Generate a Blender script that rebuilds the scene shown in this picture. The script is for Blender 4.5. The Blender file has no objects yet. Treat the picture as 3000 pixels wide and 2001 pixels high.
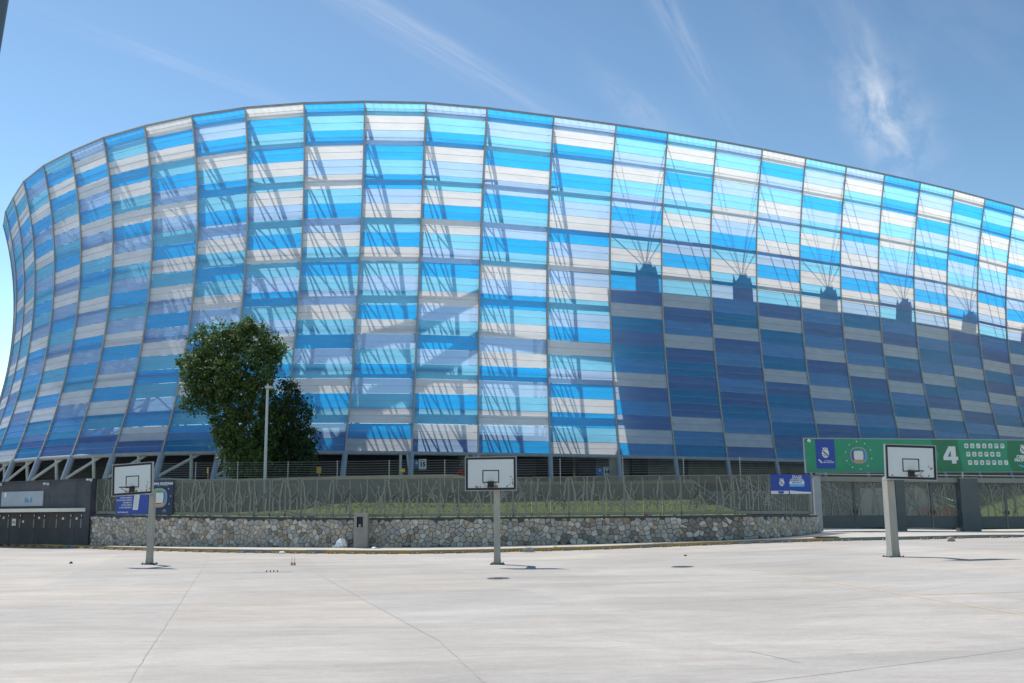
import bpy, bmesh, math, random
import numpy as np
from mathutils import Vector, Matrix
R = math.radians
random.seed(7); rng = np.random.default_rng(7)
sc = bpy.context.scene
col = sc.collection

# ------------------------------------------------------------------ camera
F_PX, HC, PITCH, ROLL = 2917.0, 2.1, R(9.35), R(0.6)
cam_d = bpy.data.cameras.new('camera'); cam = bpy.data.objects.new('camera', cam_d); col.objects.link(cam)
cam_d.sensor_width = 36.0; cam_d.lens = 36.0*F_PX/3000.0; cam_d.clip_end = 8000; cam_d.clip_start = 0.1
cam.matrix_world = Matrix.Translation((0, 0, HC)) @ Matrix.Rotation(R(90)+PITCH, 4, 'X') @ Matrix.Rotation(-ROLL, 4, 'Z')
sc.camera = cam
sc.view_settings.view_transform = 'Standard'; sc.view_settings.look = 'None'
sc.view_settings.exposure = 0.12; sc.view_settings.gamma = 1.0
sc.render.engine = 'CYCLES'

# ------------------------------------------------------------------ sun and sky
TO_SUN = Vector((-0.45, 0.50, 1.0)).normalized()
elev = math.asin(TO_SUN.z); azim = math.atan2(TO_SUN.x, TO_SUN.y)
sun_d = bpy.data.lights.new('sun', 'SUN'); sun = bpy.data.objects.new('sun', sun_d); col.objects.link(sun)
sun_d.energy = 4.6; sun_d.angle = R(0.53); sun_d.color = (1.0, 0.965, 0.91)
sun.rotation_euler = TO_SUN.to_track_quat('Z', 'Y').to_euler()
sun.location = (0, 0, 60)

def ray(u, v):
    a2, b2 = (u-1500.0)/F_PX, (1000.5-v)/F_PX
    cr, sr = math.cos(ROLL), math.sin(ROLL)
    a, b = a2*cr+b2*sr, -a2*sr+b2*cr
    c, s = math.cos(PITCH), math.sin(PITCH)
    return Vector((a, c-b*s, s+b*c))
def at(u, v, Y):
    d = ray(u, v); return Vector((0, 0, HC)) + d*(Y/d.y)
def g(x):
    t = min(1.0, max(0.0, (x-2.0)/16.0)); q = min(1.0, max(0.0, (x-19.0)/14.0)); return 0.24*t*t*(3-2*t)-0.22*q*q*(3-2*q)
def on_ground(u, v, h=0.0):
    d = ray(u, v); z = h
    for _ in range(12):
        k = (z-HC)/d.z; z = g(d.x*k)+h
    return Vector((d.x*k, d.y*k, z))

w = bpy.data.worlds.new('World'); sc.world = w; w.use_nodes = True
nt = w.node_tree; nt.nodes.clear()
out = nt.nodes.new('ShaderNodeOutputWorld'); bg = nt.nodes.new('ShaderNodeBackground')
sky = nt.nodes.new('ShaderNodeTexSky'); sky.sky_type = 'NISHITA'; sky.sun_disc = False
sky.sun_elevation = elev; sky.sun_rotation = azim % (2*math.pi)
sky.altitude = 2100; sky.air_density = 1.0; sky.dust_density = 0.7; sky.ozone_density = 1.6
bg.inputs['Strength'].default_value = 0.130
# thin cirrus: noise along the view direction, only round a few real directions in the sky
tc = nt.nodes.new('ShaderNodeTexCoord')
def vmath(op, a=None, b=None):
    n = nt.nodes.new('ShaderNodeVectorMath'); n.operation = op
    for k, x in enumerate((a, b)):
        if x is None: continue
        if hasattr(x, 'is_linked'): nt.links.new(x, n.inputs[k])
        else: n.inputs[k].default_value = x
    return n
def fmath(op, a, b=None, c=None, clamp=False):
    n = nt.nodes.new('ShaderNodeMath'); n.operation = op; n.use_clamp = clamp
    for k, x in enumerate((a, b, c)):
        if x is None: continue
        if hasattr(x, 'is_linked'): nt.links.new(x, n.inputs[k])
        else: n.inputs[k].default_value = x
    return n.outputs[0]
def streak(u, v, ang, la, lb, amp, scale_a, scale_b, seed, thr=0.42):
    """cirrus wisp centred on the direction (u,v); ang = screen angle of its long axis"""
    d = ray(u, v).normalized()
    e = ray(u+100*math.cos(ang), v-100*math.sin(ang)).normalized()
    ax = (e-d); ax -= d*ax.dot(d); ax.normalize(); bx = d.cross(ax)
    da = vmath('DOT_PRODUCT', tc.outputs['Generated'], tuple(ax)).outputs['Value']
    db = vmath('DOT_PRODUCT', tc.outputs['Generated'], tuple(bx)).outputs['Value']
    df = vmath('DOT_PRODUCT', tc.outputs['Generated'], tuple(d)).outputs['Value']
    qa = fmath('POWER', fmath('DIVIDE', fmath('ABSOLUTE', da), la), 2.0)
    comb = nt.nodes.new('ShaderNodeCombineXYZ')
    nt.links.new(fmath('MULTIPLY', da, scale_a), comb.inputs[0]); nt.links.new(fmath('MULTIPLY', db, scale_b), comb.inputs[1])
    comb.inputs[2].default_value = seed
    big = nt.nodes.new('ShaderNodeTexNoise'); big.inputs['Scale'].default_value = 0.35; big.inputs['Detail'].default_value = 2
    nt.links.new(comb.outputs[0], big.inputs['Vector'])
    dbw = fmath('ADD', db, fmath('MULTIPLY', fmath('SUBTRACT', big.outputs['Fac'], 0.5), lb*1.6))
    qb = fmath('POWER', fmath('DIVIDE', fmath('ABSOLUTE', dbw), lb), 2.0)
    m = fmath('EXPONENT', fmath('MULTIPLY', fmath('ADD', qa, qb), -1.0))
    m = fmath('MULTIPLY', m, fmath('GREATER_THAN', df, 0.0))
    no = nt.nodes.new('ShaderNodeTexNoise'); no.inputs['Scale'].default_value = 1.0; no.inputs['Detail'].default_value = 9
    no.inputs['Roughness'].default_value = 0.60; no.inputs['Distortion'].default_value = 0.25
    nt.links.new(comb.outputs[0], no.inputs['Vector'])
    k = fmath('MULTIPLY', fmath('SUBTRACT', no.outputs['Fac'], thr), 2.4, clamp=True)
    return fmath('MULTIPLY', fmath('MULTIPLY', m, k), amp)
wisps = [streak(2595, 345, R(-66), .050, .027, .85, 34, 44, 1.3, .38),
         streak(2560, 250, R(-75), .050, .014, .40, 20, 60, 2.9, .36),
         streak(2000, 90, R(-62), .085, .011, .34, 9, 75, 4.1, .36),
         streak(1190, 90, R(-30), .16, .012, .30, 5, 90, 6.7, .34),
         streak(1290, 130, R(-33), .14, .007, .22, 5, 120, 9.7, .34),
         streak(560, 200, R(-20), .11, .008, .22, 6, 110, 8.2, .36),
         streak(1890, 335, R(-40), .06, .016, .30, 18, 50, 3.3, .40),
         streak(2420, 60, R(-60), .10, .045, .14, 10, 26, 5.3, .40),
         streak(2880, 60, R(-30), .10, .04, .10, 10, 26, 5.9, .40),
         streak(1500, 150, R(-30), .3, .10, .07, 3, 14, 7.9, .42)]
tot = wisps[0]
for x in wisps[1:]: tot = fmath('ADD', tot, x)
tot = fmath('MINIMUM', tot, 0.85)
mix = nt.nodes.new('ShaderNodeMix'); mix.data_type = 'RGBA'
# deepen the high-altitude blue: scale, gamma and a slight tint, the same in every direction
s1_ = vmath('SCALE', sky.outputs[0]); s1_.inputs['Scale'].default_value = 0.13
gm = nt.nodes.new('ShaderNodeGamma'); gm.inputs[1].default_value = 1.45; nt.links.new(s1_.outputs[0], gm.inputs[0])
s2_ = vmath('MULTIPLY', gm.outputs[0], (2.02/0.13, 1.86/0.13, 1.36/0.13))
nt.links.new(tot, mix.inputs[0]); nt.links.new(s2_.outputs[0], mix.inputs[6])
mix.inputs[7].default_value = (6.0, 6.3, 6.9, 1)
nt.links.new(mix.outputs[2], bg.inputs['Color']); nt.links.new(bg.outputs[0], out.inputs[0])

# ------------------------------------------------------------------ helpers
def mat(name, c, rough=0.7, var=0.12, scale=3.0, metal=0.0, bump=0.0, bscale=30.0, spec=0.4, detail=6, c2=None, stretch=None, coord='Object'):
    m = bpy.data.materials.new(name); m.use_nodes = True; t = m.node_tree
    b = t.nodes['Principled BSDF']; b.inputs['Roughness'].default_value = rough; b.inputs['Metallic'].default_value = metal
    b.inputs['Specular IOR Level'].default_value = spec
    co = t.nodes.new('ShaderNodeTexCoord'); mp = t.nodes.new('ShaderNodeMapping')
    t.links.new(co.outputs[coord], mp.inputs[0])
    if stretch: mp.inputs['Scale'].default_value = stretch
    n = t.nodes.new('ShaderNodeTexNoise'); n.inputs['Scale'].default_value = scale; n.inputs['Detail'].default_value = detail
    n.inputs['Roughness'].default_value = 0.6
    t.links.new(mp.outputs[0], n.inputs['Vector'])
    r = t.nodes.new('ShaderNodeValToRGB'); r.color_ramp.elements[0].position = 0.3; r.color_ramp.elements[1].position = 0.7
    lo = c2 if c2 else tuple(x*(1-var) for x in c); hi = c if c2 else tuple(min(1, x*(1+var)) for x in c)
    r.color_ramp.elements[0].color = (*lo, 1); r.color_ramp.elements[1].color = (*hi, 1)
    t.links.new(n.outputs['Fac'], r.inputs[0]); t.links.new(r.outputs[0], b.inputs['Base Color'])
    if bump:
        n2 = t.nodes.new('ShaderNodeTexNoise'); n2.inputs['Scale'].default_value = bscale; n2.inputs['Detail'].default_value = 5
        t.links.new(mp.outputs[0], n2.inputs['Vector'])
        bp = t.nodes.new('ShaderNodeBump'); bp.inputs['Strength'].default_value = bump; bp.inputs['Distance'].default_value = 0.02
        t.links.new(n2.outputs['Fac'], bp.inputs['Height']); t.links.new(bp.outputs[0], b.inputs['Normal'])
    return m

class MB:
    """collects vertices and faces for one mesh object"""
    def __init__(s): s.v = []; s.f = []; s.m = []; s.cm = 0
    def quad(s, *p):
        n = len(s.v); s.v += [tuple(x) for x in p]; s.f.append(tuple(range(n, n+len(p)))); s.m.append(s.cm)
    def hexa(s, a, b):
        """a, b: two rings of equal length joined into a closed solid"""
        n = len(s.v); k = len(a); s.v += [tuple(x) for x in a]+[tuple(x) for x in b]
        s.f.append(tuple(reversed(range(n, n+k)))); s.f.append(tuple(range(n+k, n+2*k)))
        for i in range(k):
            j = (i+1) % k; s.f.append((n+i, n+j, n+k+j, n+k+i))
        s.m += [s.cm]*(k+2)
    def box(s, c, sz, X=(1, 0, 0), Y=(0, 1, 0), Z=(0, 0, 1)):
        c, X, Y, Z = Vector(c), Vector(X)*sz[0]/2, Vector(Y)*sz[1]/2, Vector(Z)*sz[2]/2
        s.hexa([c-X-Y-Z, c+X-Y-Z, c+X+Y-Z, c-X+Y-Z], [c-X-Y+Z, c+X-Y+Z, c+X+Y+Z, c-X+Y+Z])
    def tube(s, a, b, r, n=8, r2=None):
        a, b = Vector(a), Vector(b); d = (b-a)
        if d.length < 1e-6: return
        d.normalize(); x = d.orthogonal().normalized(); y = d.cross(x); r2 = r if r2 is None else r2
        s.hexa([a+(x*math.cos(t)+y*math.sin(t))*r for t in [2*math.pi*i/n for i in range(n)]],
               [b+(x*math.cos(t)+y*math.sin(t))*r2 for t in [2*math.pi*i/n for i in range(n)]])
    def path(s, pts, r, n=6):
        for a, b in zip(pts[:-1], pts[1:]): s.tube(a, b, r, n)
    def beam(s, a, b, wd, hd, N):
        """square bar from a to b, width along (dir x N), depth along N"""
        a, b, N = Vector(a), Vector(b), Vector(N).normalized(); d = (b-a).normalized(); x = d.cross(N).normalized()*wd/2; N = N*hd/2
        s.hexa([a-x-N, a+x-N, a+x+N, a-x+N], [b-x-N, b+x-N, b+x+N, b-x+N])
    def build(s, name, mats, parent=None, smooth=False, local=False):
        me = bpy.data.meshes.new(name); 
        vs = s.v
        if parent is not None and local is False:
            o0 = Vector(parent.get('origin', (0, 0, 0))); vs = [(x-o0.x, y-o0.y, z-o0.z) for x, y, z in vs]
        me.from_pydata(vs, [], s.f)
        if not isinstance(mats, (list, tuple)): mats = [mats]
        for m in mats: me.materials.append(m)
        if len(mats) > 1: me.polygons.foreach_set('material_index', s.m)
        bm = bmesh.new(); bm.from_mesh(me); bmesh.ops.recalc_face_normals(bm, faces=bm.faces); bm.to_mesh(me); bm.free()
        if smooth: me.shade_smooth()
        return link(name, me, parent)
def link(name, me, parent=None):
    o = bpy.data.objects.new(name, me); col.objects.link(o)
    if parent is not None: o.parent = parent
    return o
def tag(o, label=None, cat=None, group=None, kind=None):
    if label: o['label'] = label
    if cat: o['category'] = cat
    if group: o['group'] = group
    if kind: o['kind'] = kind
    return o
def empty(name, loc, rz=0.0, **k):
    o = bpy.data.objects.new(name, None); o.location = loc; o.rotation_euler = (0, 0, rz); col.objects.link(o)
    o.empty_display_size = 0.3; tag(o, **k); return o
def wempty(name, loc, **k):
    """an Empty whose parts are given in world coordinates"""
    o = empty(name, loc, **k); o['origin'] = tuple(loc); return o
def text_mesh(txt, size, bold=0.0, align='CENTER'):
    cu = bpy.data.curves.new('t', 'FONT'); cu.body = txt; cu.size = size; cu.align_x = align; cu.align_y = 'CENTER'
    cu.offset = bold; cu.extrude = 0.002; cu.resolution_u = 3
    o = bpy.data.objects.new('t', cu); col.objects.link(o)
    dg = bpy.context.evaluated_depsgraph_get(); me = bpy.data.meshes.new_from_object(o.evaluated_get(dg))
    bpy.data.objects.remove(o); return me
def put_text(txt, size, m, parent, frame, xy, bold=0.0, align='CENTER', off=0.012, sx=1.0, name='lettering'):
    """frame = (origin, X, Z, N): text laid on the plane at local (x,z), facing N"""
    me = text_mesh(txt, size, bold, align); o0, X, Z, N = frame
    M = Matrix(((X.x*sx, Z.x, N.x, 0), (X.y*sx, Z.y, N.y, 0), (X.z*sx, Z.z, N.z, 0), (0, 0, 0, 1)))
    M.translation = o0 + X*xy[0] + Z*xy[1] + N*off - Vector(parent.get('origin', (0, 0, 0)))
    me.transform(M); me.materials.clear(); me.materials.append(m)
    return link(name, me, parent)
def plate(frame, x0, x1, z0, z1, t, off=0.0):
    """thin box on a frame plane, corners in local metres"""
    mb = MB(); o0, X, Z, N = frame
    a = [o0+X*x+Z*z+N*off for x, z in ((x0, z0), (x1, z0), (x1, z1), (x0, z1))]
    mb.hexa(a, [p+N*t for p in a]); return mb
def poly(frame, pts, t, off, mb=None):
    mb = mb or MB(); o0, X, Z, N = frame
    a = [o0+X*x+Z*z+N*off for x, z in pts]; mb.hexa(a, [p+N*t for p in a]); return mb

# ------------------------------------------------------------------ materials
def foil(name, diff, trans, clear=0.0, ctint=(1, 1, 1), gloss=0.05):
    m = bpy.data.materials.new(name); m.use_nodes = True; t = m.node_tree; t.nodes.clear()
    o = t.nodes.new('ShaderNodeOutputMaterial'); d = t.nodes.new('ShaderNodeBsdfDiffuse'); tr = t.nodes.new('ShaderNodeBsdfTranslucent')
    # slight cloudiness and dust in the foil
    co = t.nodes.new('ShaderNodeTexCoord'); n = t.nodes.new('ShaderNodeTexNoise'); n.inputs['Scale'].default_value = 0.7; n.inputs['Detail'].default_value = 8
    mp = t.nodes.new('ShaderNodeMapping'); mp.inputs['Scale'].default_value = (1, 1, 3)
    t.links.new(co.outputs['Object'], mp.inputs[0]); t.links.new(mp.outputs[0], n.inputs['Vector'])
    def tint(c, lo, hi):
        mr = t.nodes.new('ShaderNodeMapRange'); mr.inputs[1].default_value = .3; mr.inputs[2].default_value = .7; mr.inputs[3].default_value = lo; mr.inputs[4].default_value = hi
        t.links.new(n.outputs['Fac'], mr.inputs[0])
        v = t.nodes.new('ShaderNodeVectorMath'); v.operation = 'SCALE'; v.inputs[0].default_value = c; t.links.new(mr.outputs[0], v.inputs['Scale']); return v.outputs[0]
    t.links.new(tint(diff, .90, 1.08), d.inputs[0]); t.links.new(tint(trans, .95, 1.03), tr.inputs[0])
    a = t.nodes.new('ShaderNodeAddShader'); t.links.new(d.outputs[0], a.inputs[0]); t.links.new(tr.outputs[0], a.inputs[1])
    sh = a.outputs[0]
    if clear:
        tp = t.nodes.new('ShaderNodeBsdfTransparent'); tp.inputs[0].default_value = (*ctint, 1)
        mx = t.nodes.new('ShaderNodeMixShader'); mx.inputs[0].default_value = clear
        t.links.new(sh, mx.inputs[1]); t.links.new(tp.outputs[0], mx.inputs[2]); sh = mx.outputs[0]
    gl = t.nodes.new('ShaderNodeBsdfGlossy'); gl.inputs['Roughness'].default_value = 0.22
    bn = t.nodes.new('ShaderNodeTexNoise'); bn.inputs['Scale'].default_value = 1.1; bn.inputs['Detail'].default_value = 2
    t.links.new(mp.outputs[0], bn.inputs['Vector'])
    bp = t.nodes.new('ShaderNodeBump'); bp.inputs['Strength'].default_value = .25; bp.inputs['Distance'].default_value = .08
    t.links.new(bn.outputs['Fac'], bp.inputs['Height']); t.links.new(bp.outputs[0], gl.inputs['Normal'])
    m2 = t.nodes.new('ShaderNodeMixShader'); m2.inputs[0].default_value = gloss
    t.links.new(sh, m2.inputs[1]); t.links.new(gl.outputs[0], m2.inputs[2]); t.links.new(m2.outputs[0], o.inputs[0])
    return m
FO = {'W': foil('white_foil', (.33, .375, .47), (.52, .49, .46)),
      'B': foil('blue_foil', (.080, .185, .40), (.002, .36, .74)),
      'C': foil('cyan_foil', (.014, .125, .32), (.23, .57, .71)),
      'L': foil('clear_blue_foil', (.045, .095, .30), (.42, .59, .74), .12, (.6, .75, .95))}
STEEL = mat('pale_steel', (.30, .33, .36), .5, .12, 2.0)
STEEL_D = mat('grey_steel', (.38, .38, .375), .55, .15, 2.0)
STRUT = mat('blue_grey_paint', (.27, .33, .42), .5, .08, 1.0)
PIPE = mat('light_grey_pipe', (.42, .46, .47), .5, .1, 1.0)
CONC = mat('concrete', (.30, .29, .27), .9, .18, 1.5, bump=.3)
CONC_D = mat('grey_concrete', (.17, .175, .175), .9, .2, 1.2, bump=.3)
TAN = mat('sand_concrete', (.36, .31, .25), .9, .12, 1.5)
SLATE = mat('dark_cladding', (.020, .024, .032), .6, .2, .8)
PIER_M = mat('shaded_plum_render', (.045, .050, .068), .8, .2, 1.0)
BLACK = mat('black_paint', (.014, .016, .022), .45, .15, 4)
WHITE = mat('white_paint', (.72, .74, .74), .5, .05, 2)
# ------------------------------------------------------------------ stadium geometry (fitted plan and profile)
P_ = np.array([[-48.978, 90.419], [-47.124, 87.524], [-44.854, 84.698], [-42.407, 81.783], [-39.388, 79.004], [-36.098, 76.251], [-32.53, 73.826], [-28.735, 71.976], [-24.809, 70.724], [-20.707, 70.324], [-16.445, 70.809], [-12.081, 71.927], [-7.471, 73.535], [-2.674, 75.864], [2.902, 78.793], [8.61, 81.975], [13.816, 85.521], [19.055, 89.229], [24.395, 93.026], [29.845, 96.871], [35.344, 100.747], [40.875, 104.663], [46.418, 108.614], [51.937, 112.522], [57.364, 116.374], [62.716, 120.129]])
H_ = np.array([32.031, 32.038, 32.063, 32.212, 32.279, 32.176, 32.133, 32.137, 32.278, 32.655, 33.172, 33.711, 34.214, 34.624, 34.922, 35.222, 35.62, 35.949, 36.165, 36.279, 36.347, 36.363, 36.32, 36.176, 35.904, 35.571])
D_ = [-7.2003, 4.3031, 1.0567, -0.0354, 6.7813, -6.4779, 7.2187, -3.5584, 1.3917, 3.8098, -1.0447, -0.5961, 3.4415, -1.603, -2.1957, 3.0521, -20.5745, 6.9604]
ZB = 6.09; K = 49
T_ = np.gradient(P_, axis=0); T_ /= np.linalg.norm(T_, axis=1)[:, None]; N_ = np.stack([T_[:, 1], -T_[:, 0]], -1)
def mull(i, P, T, N, H):
    t = np.linspace(0, 1, K); s = (i-13)/13.0
    off = sum((D_[k]+D_[k+4]*s+D_[k+8]*s*s)*t**(k+1) for k in range(4))
    tan = sum((D_[12+k]+D_[14+k]*s+D_[16+k]*s*s)*t**(k+1) for k in range(2))
    xy = P[None]+N[None]*off[:, None]+T[None]*tan[:, None]
    return np.concatenate([xy, (ZB+(H-ZB)*t)[:, None]], -1)
CUR = [mull(i, P_[i], T_[i], N_[i], H_[i]) for i in range(26)]; NOR = [N_[i] for i in range(26)]
def extend(first):
    """carry the wall on round its curve beyond the last mullion in view"""
    c = CUR[0] if first else CUR[-1]; c2 = CUR[1] if first else CUR[-2]
    d = c-c2; a = R(9) if first else R(-1.5)
    ca, sa = math.cos(-a if first else a), math.sin(-a if first else a)
    base = d[0, :2]
    Rm = np.array([[ca, -sa], [sa, ca]]); L = 3.9 if first else np.linalg.norm(base)
    step = (Rm@base); step = step/np.linalg.norm(step)*L
    Nn = Rm@(NOR[0] if first else NOR[-1])
    rel = c-np.array([*c[0, :2], 0]); rel[:, :2] = rel[:, :2]@Rm.T
    new = rel.copy(); new[:, 0] += c[0, 0]+step[0]; new[:, 1] += c[0, 1]+step[1]
    if first: CUR.insert(0, new); NOR.insert(0, Nn)
    else: CUR.append(new); NOR.append(Nn)
for _ in range(6): extend(True)
for _ in range(7): extend(False)
OFF = 6                                   # index of the first fitted mullion
NM = len(CUR)
ARC = []
for c in CUR:
    s = np.r_[0, np.cumsum(np.linalg.norm(np.diff(c, axis=0), axis=1))]; ARC.append(1-s/s[-1])   # 0 at top, 1 at bottom
def S(i, q):
    """point on mullion i at fraction q from the top"""
    a = ARC[i][::-1]; c = CUR[i][::-1]
    return Vector((np.interp(q, a, c[:, 0]), np.interp(q, a, c[:, 1]), np.interp(q, a, c[:, 2])))
def Nv(i): return Vector((NOR[i][0], NOR[i][1], 0))
def rowq(r): return 0.0 if r <= 0 else (1.0 if r >= 24 else 0.0372+(r-1)*0.0422)
def rowf(x):
    k = int(math.floor(x)); return rowq(k)+(rowq(k+1)-rowq(k))*(x-k)

COLS = {0: "CBWLCBLCLWCLBLWCLWBCWLWB", 1: "CBWLCCLBLWCLWCLWCLWLBWCW", 2: "WCWBLCWCLCWLWCCWBWLBWCLB", 3: "BLCWBLBWCLCBCLWBLBCWLBCW",
 4: "CBWBCWLCBWLWLBCLWCWBWCLC", 5: "LWBWLBWLWCBCWLWBLBCWLBCL", 6: "BCWBWCWBLWCLBCLWBLWBWCLB", 7: "WBWCBLWLCBWCWLBLWCBCLBWL",
 8: "BLBWCBCBLWCBCWLCBWCWBCBC", 9: "WBCBWCWLCBWCLBCLWCBLBCLW", 10: "BCBWLWCBLWCBCLWCBLCWBCLB", 11: "CWLBCBLWCBWCLCBWLCBLCWBW",
 12: "LCBWLCWBWCLBCWLCBLCWBCWL", 13: "BLCBWLBCLBCWLBCWLWBLCWLB", 14: "LWBLBCLWBLWLWCLBWCLBWBCW", 15: "BCLWCLBLCWCBLWCLCBWLBLWB",
 16: "CWCBLCWCLBWCWLBWLCLCLWBC", 17: "LCWLCWLBCWCLBCWLBLBLCBWL", 18: "WBLCWLCWLBWCLWCBCWLCBCLC", 19: "CLWBLCWBCWCWBLBWLBWBWLCB",
 20: "LWCLWBLWLBWLCWLBWLCLBCWL", 21: "BCBWCWCLBWLCBLWCLWBCWLCB", 22: "CLWBLCBWLBWLWBCBWCLWCBLC", 23: "WBCLWBLCWLBWLCBWCBWLBCWL",
 24: "BCBWCWCLBWLCBLWCLWBCWLCB", 25: "LWCLWBLWLBWLCWLBWLCBWCLB"}
def colour(j, r):
    if j in COLS: return COLS[j][r]
    return random.Random(j*97+r//1).choice('BCWLBCW')

st = wempty('stadium', (0, 90, 0), label='huge curved football stadium wrapped in blue, cyan and white foil panels', cat='stadium')
def project(p):
    c, s = math.cos(PITCH), math.sin(PITCH); X, Y, Z = p.x, p.y, p.z-HC
    zc = Y*c+Z*s; a, b = X/zc, (-Y*s+Z*c)/zc; cr, sr = math.cos(ROLL), math.sin(ROLL)
    return (1500+F_PX*(a*cr-b*sr), 1000.5-F_PX*(a*sr+b*cr))
cells = []
for i in range(NM-1):
    j = i-OFF
    for r in range(24):
        q0, q1 = rowq(r), rowq(r+1)
        cs = [project(x) for x in (S(i, q0), S(i+1, q0), S(i+1, q1), S(i, q1))]
        ar = 0.5*sum(cs[k][0]*cs[(k+1) % 4][1]-cs[(k+1) % 4][0]*cs[k][1] for k in range(4))
        vis = all(-60 < c[0] < 3060 for c in cs) and j >= 0
        cells.append((ar if vis else 0, i, r))
cells.sort(key=lambda c: -c[0])
def panel(mb, i, r):
    q0, q1 = rowq(r)+.0006, rowq(r+1)-.0006
    nn = (Nv(i)+Nv(i+1)).normalized(); rr = random.Random(i*31+r); amp = .010*rr.uniform(.3, 1.2)
    nx, ny = 5, 6; base = len(mb.v)
    for b in range(ny+1):
        vv = b/ny; A = S(i, q0+(q1-q0)*vv); B = S(i+1, q0+(q1-q0)*vv)
        for a in range(nx+1):
            uu = .009+.982*a/nx
            p = A.lerp(B, uu)+nn*(amp*math.sin(math.pi*((vv*2) % 1 if 0 < vv < 1 and abs(vv-.5) > 1e-6 else 0))*math.sin(math.pi*a/nx)**.5)
            mb.v.append(tuple(p))
    for b in range(ny):
        for a in range(nx):
            k = base+b*(nx+1)+a; mb.f.append((k, k+1, k+nx+2, k+nx+1)); mb.m.append(mb.cm)
far = MB(); keys = 'WBCL'
for n, (ar, i, r) in enumerate(cells):
    c = colour(i-OFF, r)
    if n < 300:
        mb = MB(); panel(mb, i, r); mb.build('facade_panel', FO[c], st, smooth=True)
    else:
        far.cm = keys.index(c); panel(far, i, r)
o = far.build('facade_panel', [FO[k] for k in keys], st, smooth=True); o['kind'] = 'stuff'

# mullions on the outside, with their deep web behind the foil
for i in range(NM):
    mb = MB(); n = Nv(i); pts = [S(i, q) for q in np.linspace(0, 1, 25)]
    for a, b in zip(pts[:-1], pts[1:]):
        mb.beam(a+n*.05, b+n*.05, .11, .12, n)
    mb.build('mullion', STEEL_D, st)
# thin rails along every half row
rails = MB()
for i in range(NM-1):
    nn = (Nv(i)+Nv(i+1)).normalized()
    for r in range(24):
        for h, rad in ((0, .011), (.5, .014)):
            q = rowq(r)+(rowq(r+1)-rowq(r))*h
            if q == 0: continue
            A, B = S(i, q), S(i+1, q)
            rails.tube(A+nn*.03, B+nn*.03, rad, 4)
            for e in (.05, .95):
                p = A.lerp(B, e); rails.box(p+nn*.04, (.14, .05, .04), X=(B-A).normalized(), Y=nn)
rails.build('seam_rail', STEEL_D, st)['kind'] = 'stuff'
for nm, q, rad, dz in (('top_rail', 0.0, .09, .03), ('bottom_rail', 1.0, .15, -.12)):
    mb = MB()
    for i in range(NM-1): mb.tube(S(i, q)+Vector((0, 0, dz)), S(i+1, q)+Vector((0, 0, dz)), rad, 8)
    mb.build(nm, STEEL, st)
# small ties hanging from the top rail
ties = MB()
for i in range(NM-1):
    for e in range(1, 8):
        a = S(i, 0).lerp(S(i+1, 0), e/8); b = S(i, rowf(.62)).lerp(S(i+1, rowf(.62)), (e+.35)/8)
        ties.tube(a-Nv(i)*.04, b-Nv(i)*.10, .016, 4)
ties.build('tie', BLACK, st)['kind'] = 'stuff'
# steelwork behind the foil: deep rib web, ring beams, struts and inner chord
LEV = [.62, 2.5, 5.15, 7.8, 10.45, 13.1, 15.75, 18.4, 21.05, 23.7]
for k, L in enumerate(LEV):
    mb = MB(); q = rowf(L)
    for i in range(NM-1):
        o1 = .30 if k else .16; rad = (.135 if k else .11) if i < OFF+15 else .105
        mb.tube(S(i, q)-Nv(i)*o1, S(i+1, q)-Nv(i+1)*o1, rad, 8)
    mb.build('ring_beam', STEEL, st)
def chord(i, q, off): return S(i, q)-Nv(i)*off
for i in range(NM):
    thick = i < OFF+15; mb = MB(); n = Nv(i); dpt = 2.5 if thick else 0
    pts = [S(i, q)-n*.30 for q in np.linspace(.004, .996, 13)]
    for a, b in zip(pts[:-1], pts[1:]): mb.beam(a, b, .10, .42 if thick else .30, n)
    if thick:
        ps = [chord(i, rowf(L), .5+3.7*min(1, k/2.2))+Vector((-n.y, n.x, 0))*1.25*min(1, k/2.2) for k, L in enumerate(LEV)]
        for a, b in zip(ps[:-1], ps[1:]): mb.tube(a, b, .17, 8)
        for k, L in enumerate(LEV):
            if k: mb.tube(S(i, rowf(L)), ps[k], .075, 6)
            if 0 < k: mb.tube(S(i, rowf(LEV[k-1])), ps[k], .07, 6)
            if k > 1: mb.tube(S(i, rowf(L)), ps[k-1], .055, 6)
    mb.build('rib_truss', STEEL, st)
# unseen sloping pipes, added to cast broad diagonal shadows on the corner bays
mb = MB()
for (i0, l0, i1, l1, rd) in ((7, 6.6, 10, 4.6, .30), (10, 4.6, 13, 3.6, .28), (8, 7.7, 11, 5.8, .36), (11, 5.8, 13, 4.6, .34), (13, 4.6, 15, 5.0, .26)):
    def fp(i, l):
        k = int(l); L = LEV[k]+(LEV[min(9, k+1)]-LEV[k])*(l-k); return chord(i+OFF, rowf(L), 4.6)+Vector((-1.6, 0, 4.2))
    mb.tube(fp(i0, l0), fp(i1, l1), rd, 8)
mb.build('shadow_pipe', STEEL, st)

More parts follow.
